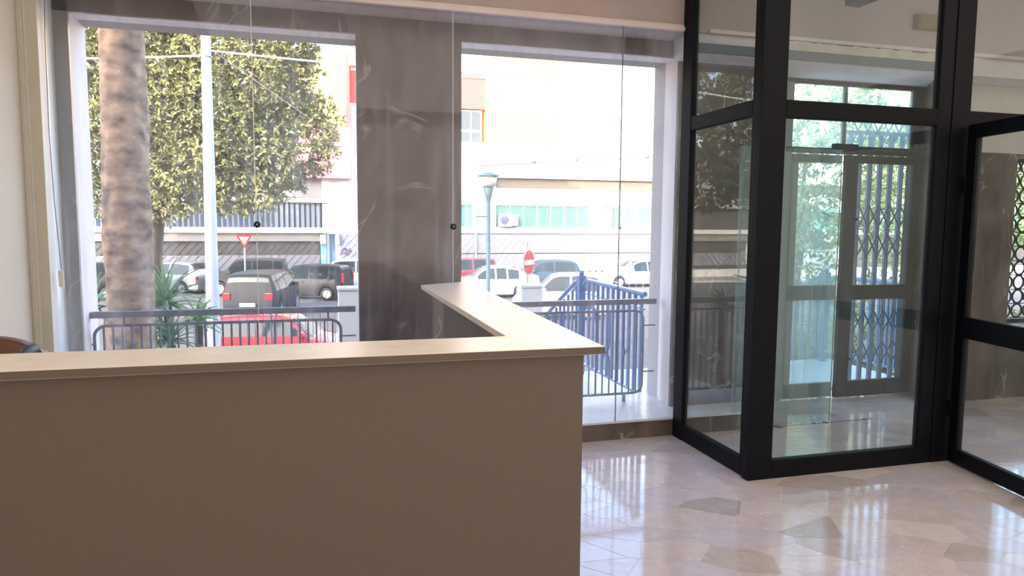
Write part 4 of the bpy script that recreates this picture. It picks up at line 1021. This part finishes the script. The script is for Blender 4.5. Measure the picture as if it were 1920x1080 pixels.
def branches(parent, base, tips, r0, m):
    top_ = Vector(base[-1]); MB().tube(base, [r0*(1-.3*i/(len(base)-1)) for i in range(len(base))], 10).build('trunk', m, parent)
    for t in tips:
        t = Vector(t); mid = top_.lerp(t, .5)+Vector((0, 0, .3)); MB().tube([top_, mid, t], [r0*.45, r0*.25, r0*.07], 6).build('branch', m, parent)
FYY = 25.0
def fb(px, py, r, Y=FYY, k_=1.0): p = at(px, py, Y); return (p.x, Y, p.z, r, r*1.0*k_, r*.9)
tree = empty('ficus_tree', tuple(at(262, 400, FYY).xy)+(ST,), 'large dense ficus tree with dark glossy leaves across the street', 'tree')
bl_ = [fb(390, 150, 3.3), fb(270, 210, 3.0), fb(500, 250, 2.15), fb(440, 290, 2.0, 24.2), fb(560, 275, 1.35), fb(575, 225, 1.2), fb(480, 120, 2.0), fb(180, 130, 2.6), fb(180, 280, 2.0), fb(300, 320, 1.7), fb(370, 330, 1.3, 24), fb(480, 350, .95, 24.3), fb(330, 30, 3.2), fb(470, 40, 2.3), fb(150, 0, 3), fb(360, 240, 2.6, 24.3), fb(535, 330, .85, 24.5), fb(300, 355, 1.2, 24), fb(205, 350, 1.3, 24.5), fb(420, 340, 1.2, 24), fb(340, 365, .8, 24), fb(455, 365, .75, 24.2)]
leaf_cloud(bl_, 200000, .165, 'foliage', M['leaf'], tree, 3)
tx_ = empty('ficus_tree', (-13.5, 26, ST), 'ficus crown showing in the narrow gap left of the palm trunk', 'tree')
leaf_cloud([(-14.5, 26, 5.6, 4.4, 3.4, 3.6), (-11.2, 27, 4.6, 2.8, 2.4, 2.6), (-18.5, 26, 5, 3.6, 3, 3.2)], 42000, .26, 'foliage', M['leaf'], tx_, 8)
branches(tx_, [(-13.5, 26, ST), (-13.4, 26, 0), (-13.5, 26, 2.5)], [(-11, 26.5, 4.5), (-17, 26, 5), (-14, 26, 6)], .4, M['trunk'])
tb_ = at(262, 400, FYY)
branches(tree, [(tb_.x, FYY, ST), (tb_.x+.1, FYY, -.2), (tb_.x+.4, FYY, 2.2)], [b[:3] for b in bl_[:12]], .55, M['trunk'])
# palm trunk close to the window
pa, pc = at(228, 60, 9), at(247, 640, 9)
pm = empty('palm_tree', (pc.x, 9, ST), 'thick fibrous palm trunk rising close outside the left window opening', 'palm')
def palm_trunk():
    NZ, NA = 150, 40; vs = []; fs = []
    g = np.random.default_rng(5); ph = g.uniform(0, 6, 8)
    for i in range(NZ+1):
        z = ST+(6.4-ST)*i/NZ; t = (z-pc.z)/(pa.z-pc.z); cx = pc.x+(pa.x-pc.x)*t
        tt = max(0, min(1, (z-1)/3)); R = .252-.030*tt
        R += .006*math.sin(z*5+1)+.010*(1-((z/.085) % 1))*.6
        for k_ in range(NA):
            a = 2*PI*k_/NA; r = R+.007*math.sin(5*a+ph[0]+z*3)+.005*math.sin(9*a-z*7+ph[1])+g.uniform(-.004, .004)
            vs.append((cx+r*math.cos(a), 9+r*math.sin(a), z))
    for i in range(NZ):
        for k_ in range(NA): fs.append((i*NA+k_, i*NA+(k_+1) % NA, (i+1)*NA+(k_+1) % NA, (i+1)*NA+k_))
    MB().add(vs, fs, True).build('trunk', M['bark'], pm)
palm_trunk()
ptx = pc.x+(pa.x-pc.x)*((6.4-pc.z)/(pa.z-pc.z))
fr0 = None
for i in range(20):
    if fr0 is None:
        q = MB(); L_ = 3.0; pts = [(L_*s, 0, .9*math.sin(s*2.0)-1.5*s*s*s) for s in [j/10 for j in range(11)]]
        q.tube(pts, [.035*(1-.8*j/10) for j in range(11)], 5)
        for j in range(70):
            s = .12+.88*j/70; x = L_*s; z = .9*math.sin(s*2.0)-1.5*s**3; le = .55*(1-.5*abs(s-.5))
            for sg_ in (-1, 1):
                q.add([(x, 0, z), (x+.10, sg_*le*.5, z-.10), (x+.16, sg_*le, z-.32), (x+.05, sg_*le*.5, z-.12)], [(0, 1, 2, 3)])
        fr0 = q.build('frond', M['frond'], pm, world=False); o = fr0
    else: o = fr0.copy(); COL.objects.link(o)
    o.location = (ptx-pm.location.x, 0, 6.4-ST); o.rotation_euler = (0, random.uniform(-.5, .75), i*2*PI/20*3.1)
# yuccas
def yucca(px, py, Y, L_, n, label, sc_=1):
    c = at(px, py, Y); r = empty('yucca_plant', (c.x, Y, ST), label, 'plant', 'yucca plants at the foot of the palm')
    MB().tube([(c.x, Y, ST), (c.x+.02, Y, c.z-.05)], [.07, .05], 8).build('stem', M['trunk'], r)
    vs = []; 
    for j in range(7):
        s = j/6; w_ = .028*math.sin(PI*min(1, .25+s*.75))*(1 if s < 1 else 0)+.001
        vs += [(L_*s, -w_, .25*s*(1-s)*L_-.10*s**3*L_), (L_*s, 0, .25*s*(1-s)*L_-.012-.10*s**3*L_), (L_*s, w_, .25*s*(1-s)*L_-.10*s**3*L_)]
    fs = [(j*3+k_, j*3+k_+1, j*3+k_+4, j*3+k_+3) for j in range(6) for k_ in range(2)]
    l0 = None
    g = random.Random(int(px))
    for i in range(n):
        if l0 is None: l0 = MB().add(vs, fs).build('leaf', M['yucca'], r, world=False); o = l0
        else: o = l0.copy(); COL.objects.link(o)
        el = g.uniform(-.45, 1.45); o.location = (0, 0, c.z-ST+g.uniform(-.06, .06)); o.rotation_euler = (g.uniform(-.3, .3), -el, g.uniform(0, 2*PI)); o.scale = (g.uniform(.75, 1.05),)*3
yucca(311, 568, 9.6, .62, 60, 'bright green spiky yucca just right of the palm trunk')
yucca(172, 578, 9.4, .50, 50, 'bright green spiky yucca left of the palm trunk')
yucca(318, 640, 9.2, .42, 40, 'low yucca clump below the tall one, at the railing')
yucca(370, 604, 10.2, .36, 34, 'small yucca clump between the tall yucca and the pole')
# trees and hedge seen through the entrance door
t2_ = empty('garden_tree', (12.2, 16, ST), 'pale green tree seen through the entrance door glass', 'tree')
leaf_cloud([(12.4, 16, 2.8, 2.3, 2.2, 2.0), (10.9, 16.5, 1.0, 1.6, 1.5, 1.3), (13.6, 16, .9, 1.9, 1.6, 1.7), (12.2, 16, 5.0, 2.0, 2.0, 1.8)], 15000, .2, 'foliage', M['leaf2'], t2_, 9)
branches(t2_, [(12.2, 16, ST), (12.2, 16, 0), (12.4, 16, 1.5)], [(12.4, 16, 3.4), (11, 16.4, 1.6), (13.6, 16, 1.6)], .2, M['trunk'])
t3_ = empty('garden_tree', (18.5, 17, ST), 'pale green tree seen beyond the door beside the folding gate', 'tree')
leaf_cloud([(18.5, 17, 2.6, 2.9, 2.4, 2.3), (20.5, 17.5, 4.4, 2.4, 2.2, 2.0), (17.3, 17, 4.8, 2.2, 2, 1.6)], 13000, .22, 'foliage', M['leaf2'], t3_, 12)
branches(t3_, [(18.5, 17, ST), (18.5, 17, .5), (18.7, 17, 1.5)], [(18.5, 17, 3.2), (20.5, 17.4, 4), (17.3, 17, 4.4)], .22, M['trunk'])
hd = empty('hedge', (12.5, 12.0, ST), 'low green hedge behind the stair railing, seen through the door', 'hedge')
leaf_cloud([(8.4+i*1.1, 11.6, -1.2, .85, .6, 1.05) for i in range(9)], 16000, .14, 'foliage', M['leaf2'], hd, 21)
MB().box(7.8, 17.9, 11.5, 11.7, ST, -1.0).build('stems', M['trunk'], hd)
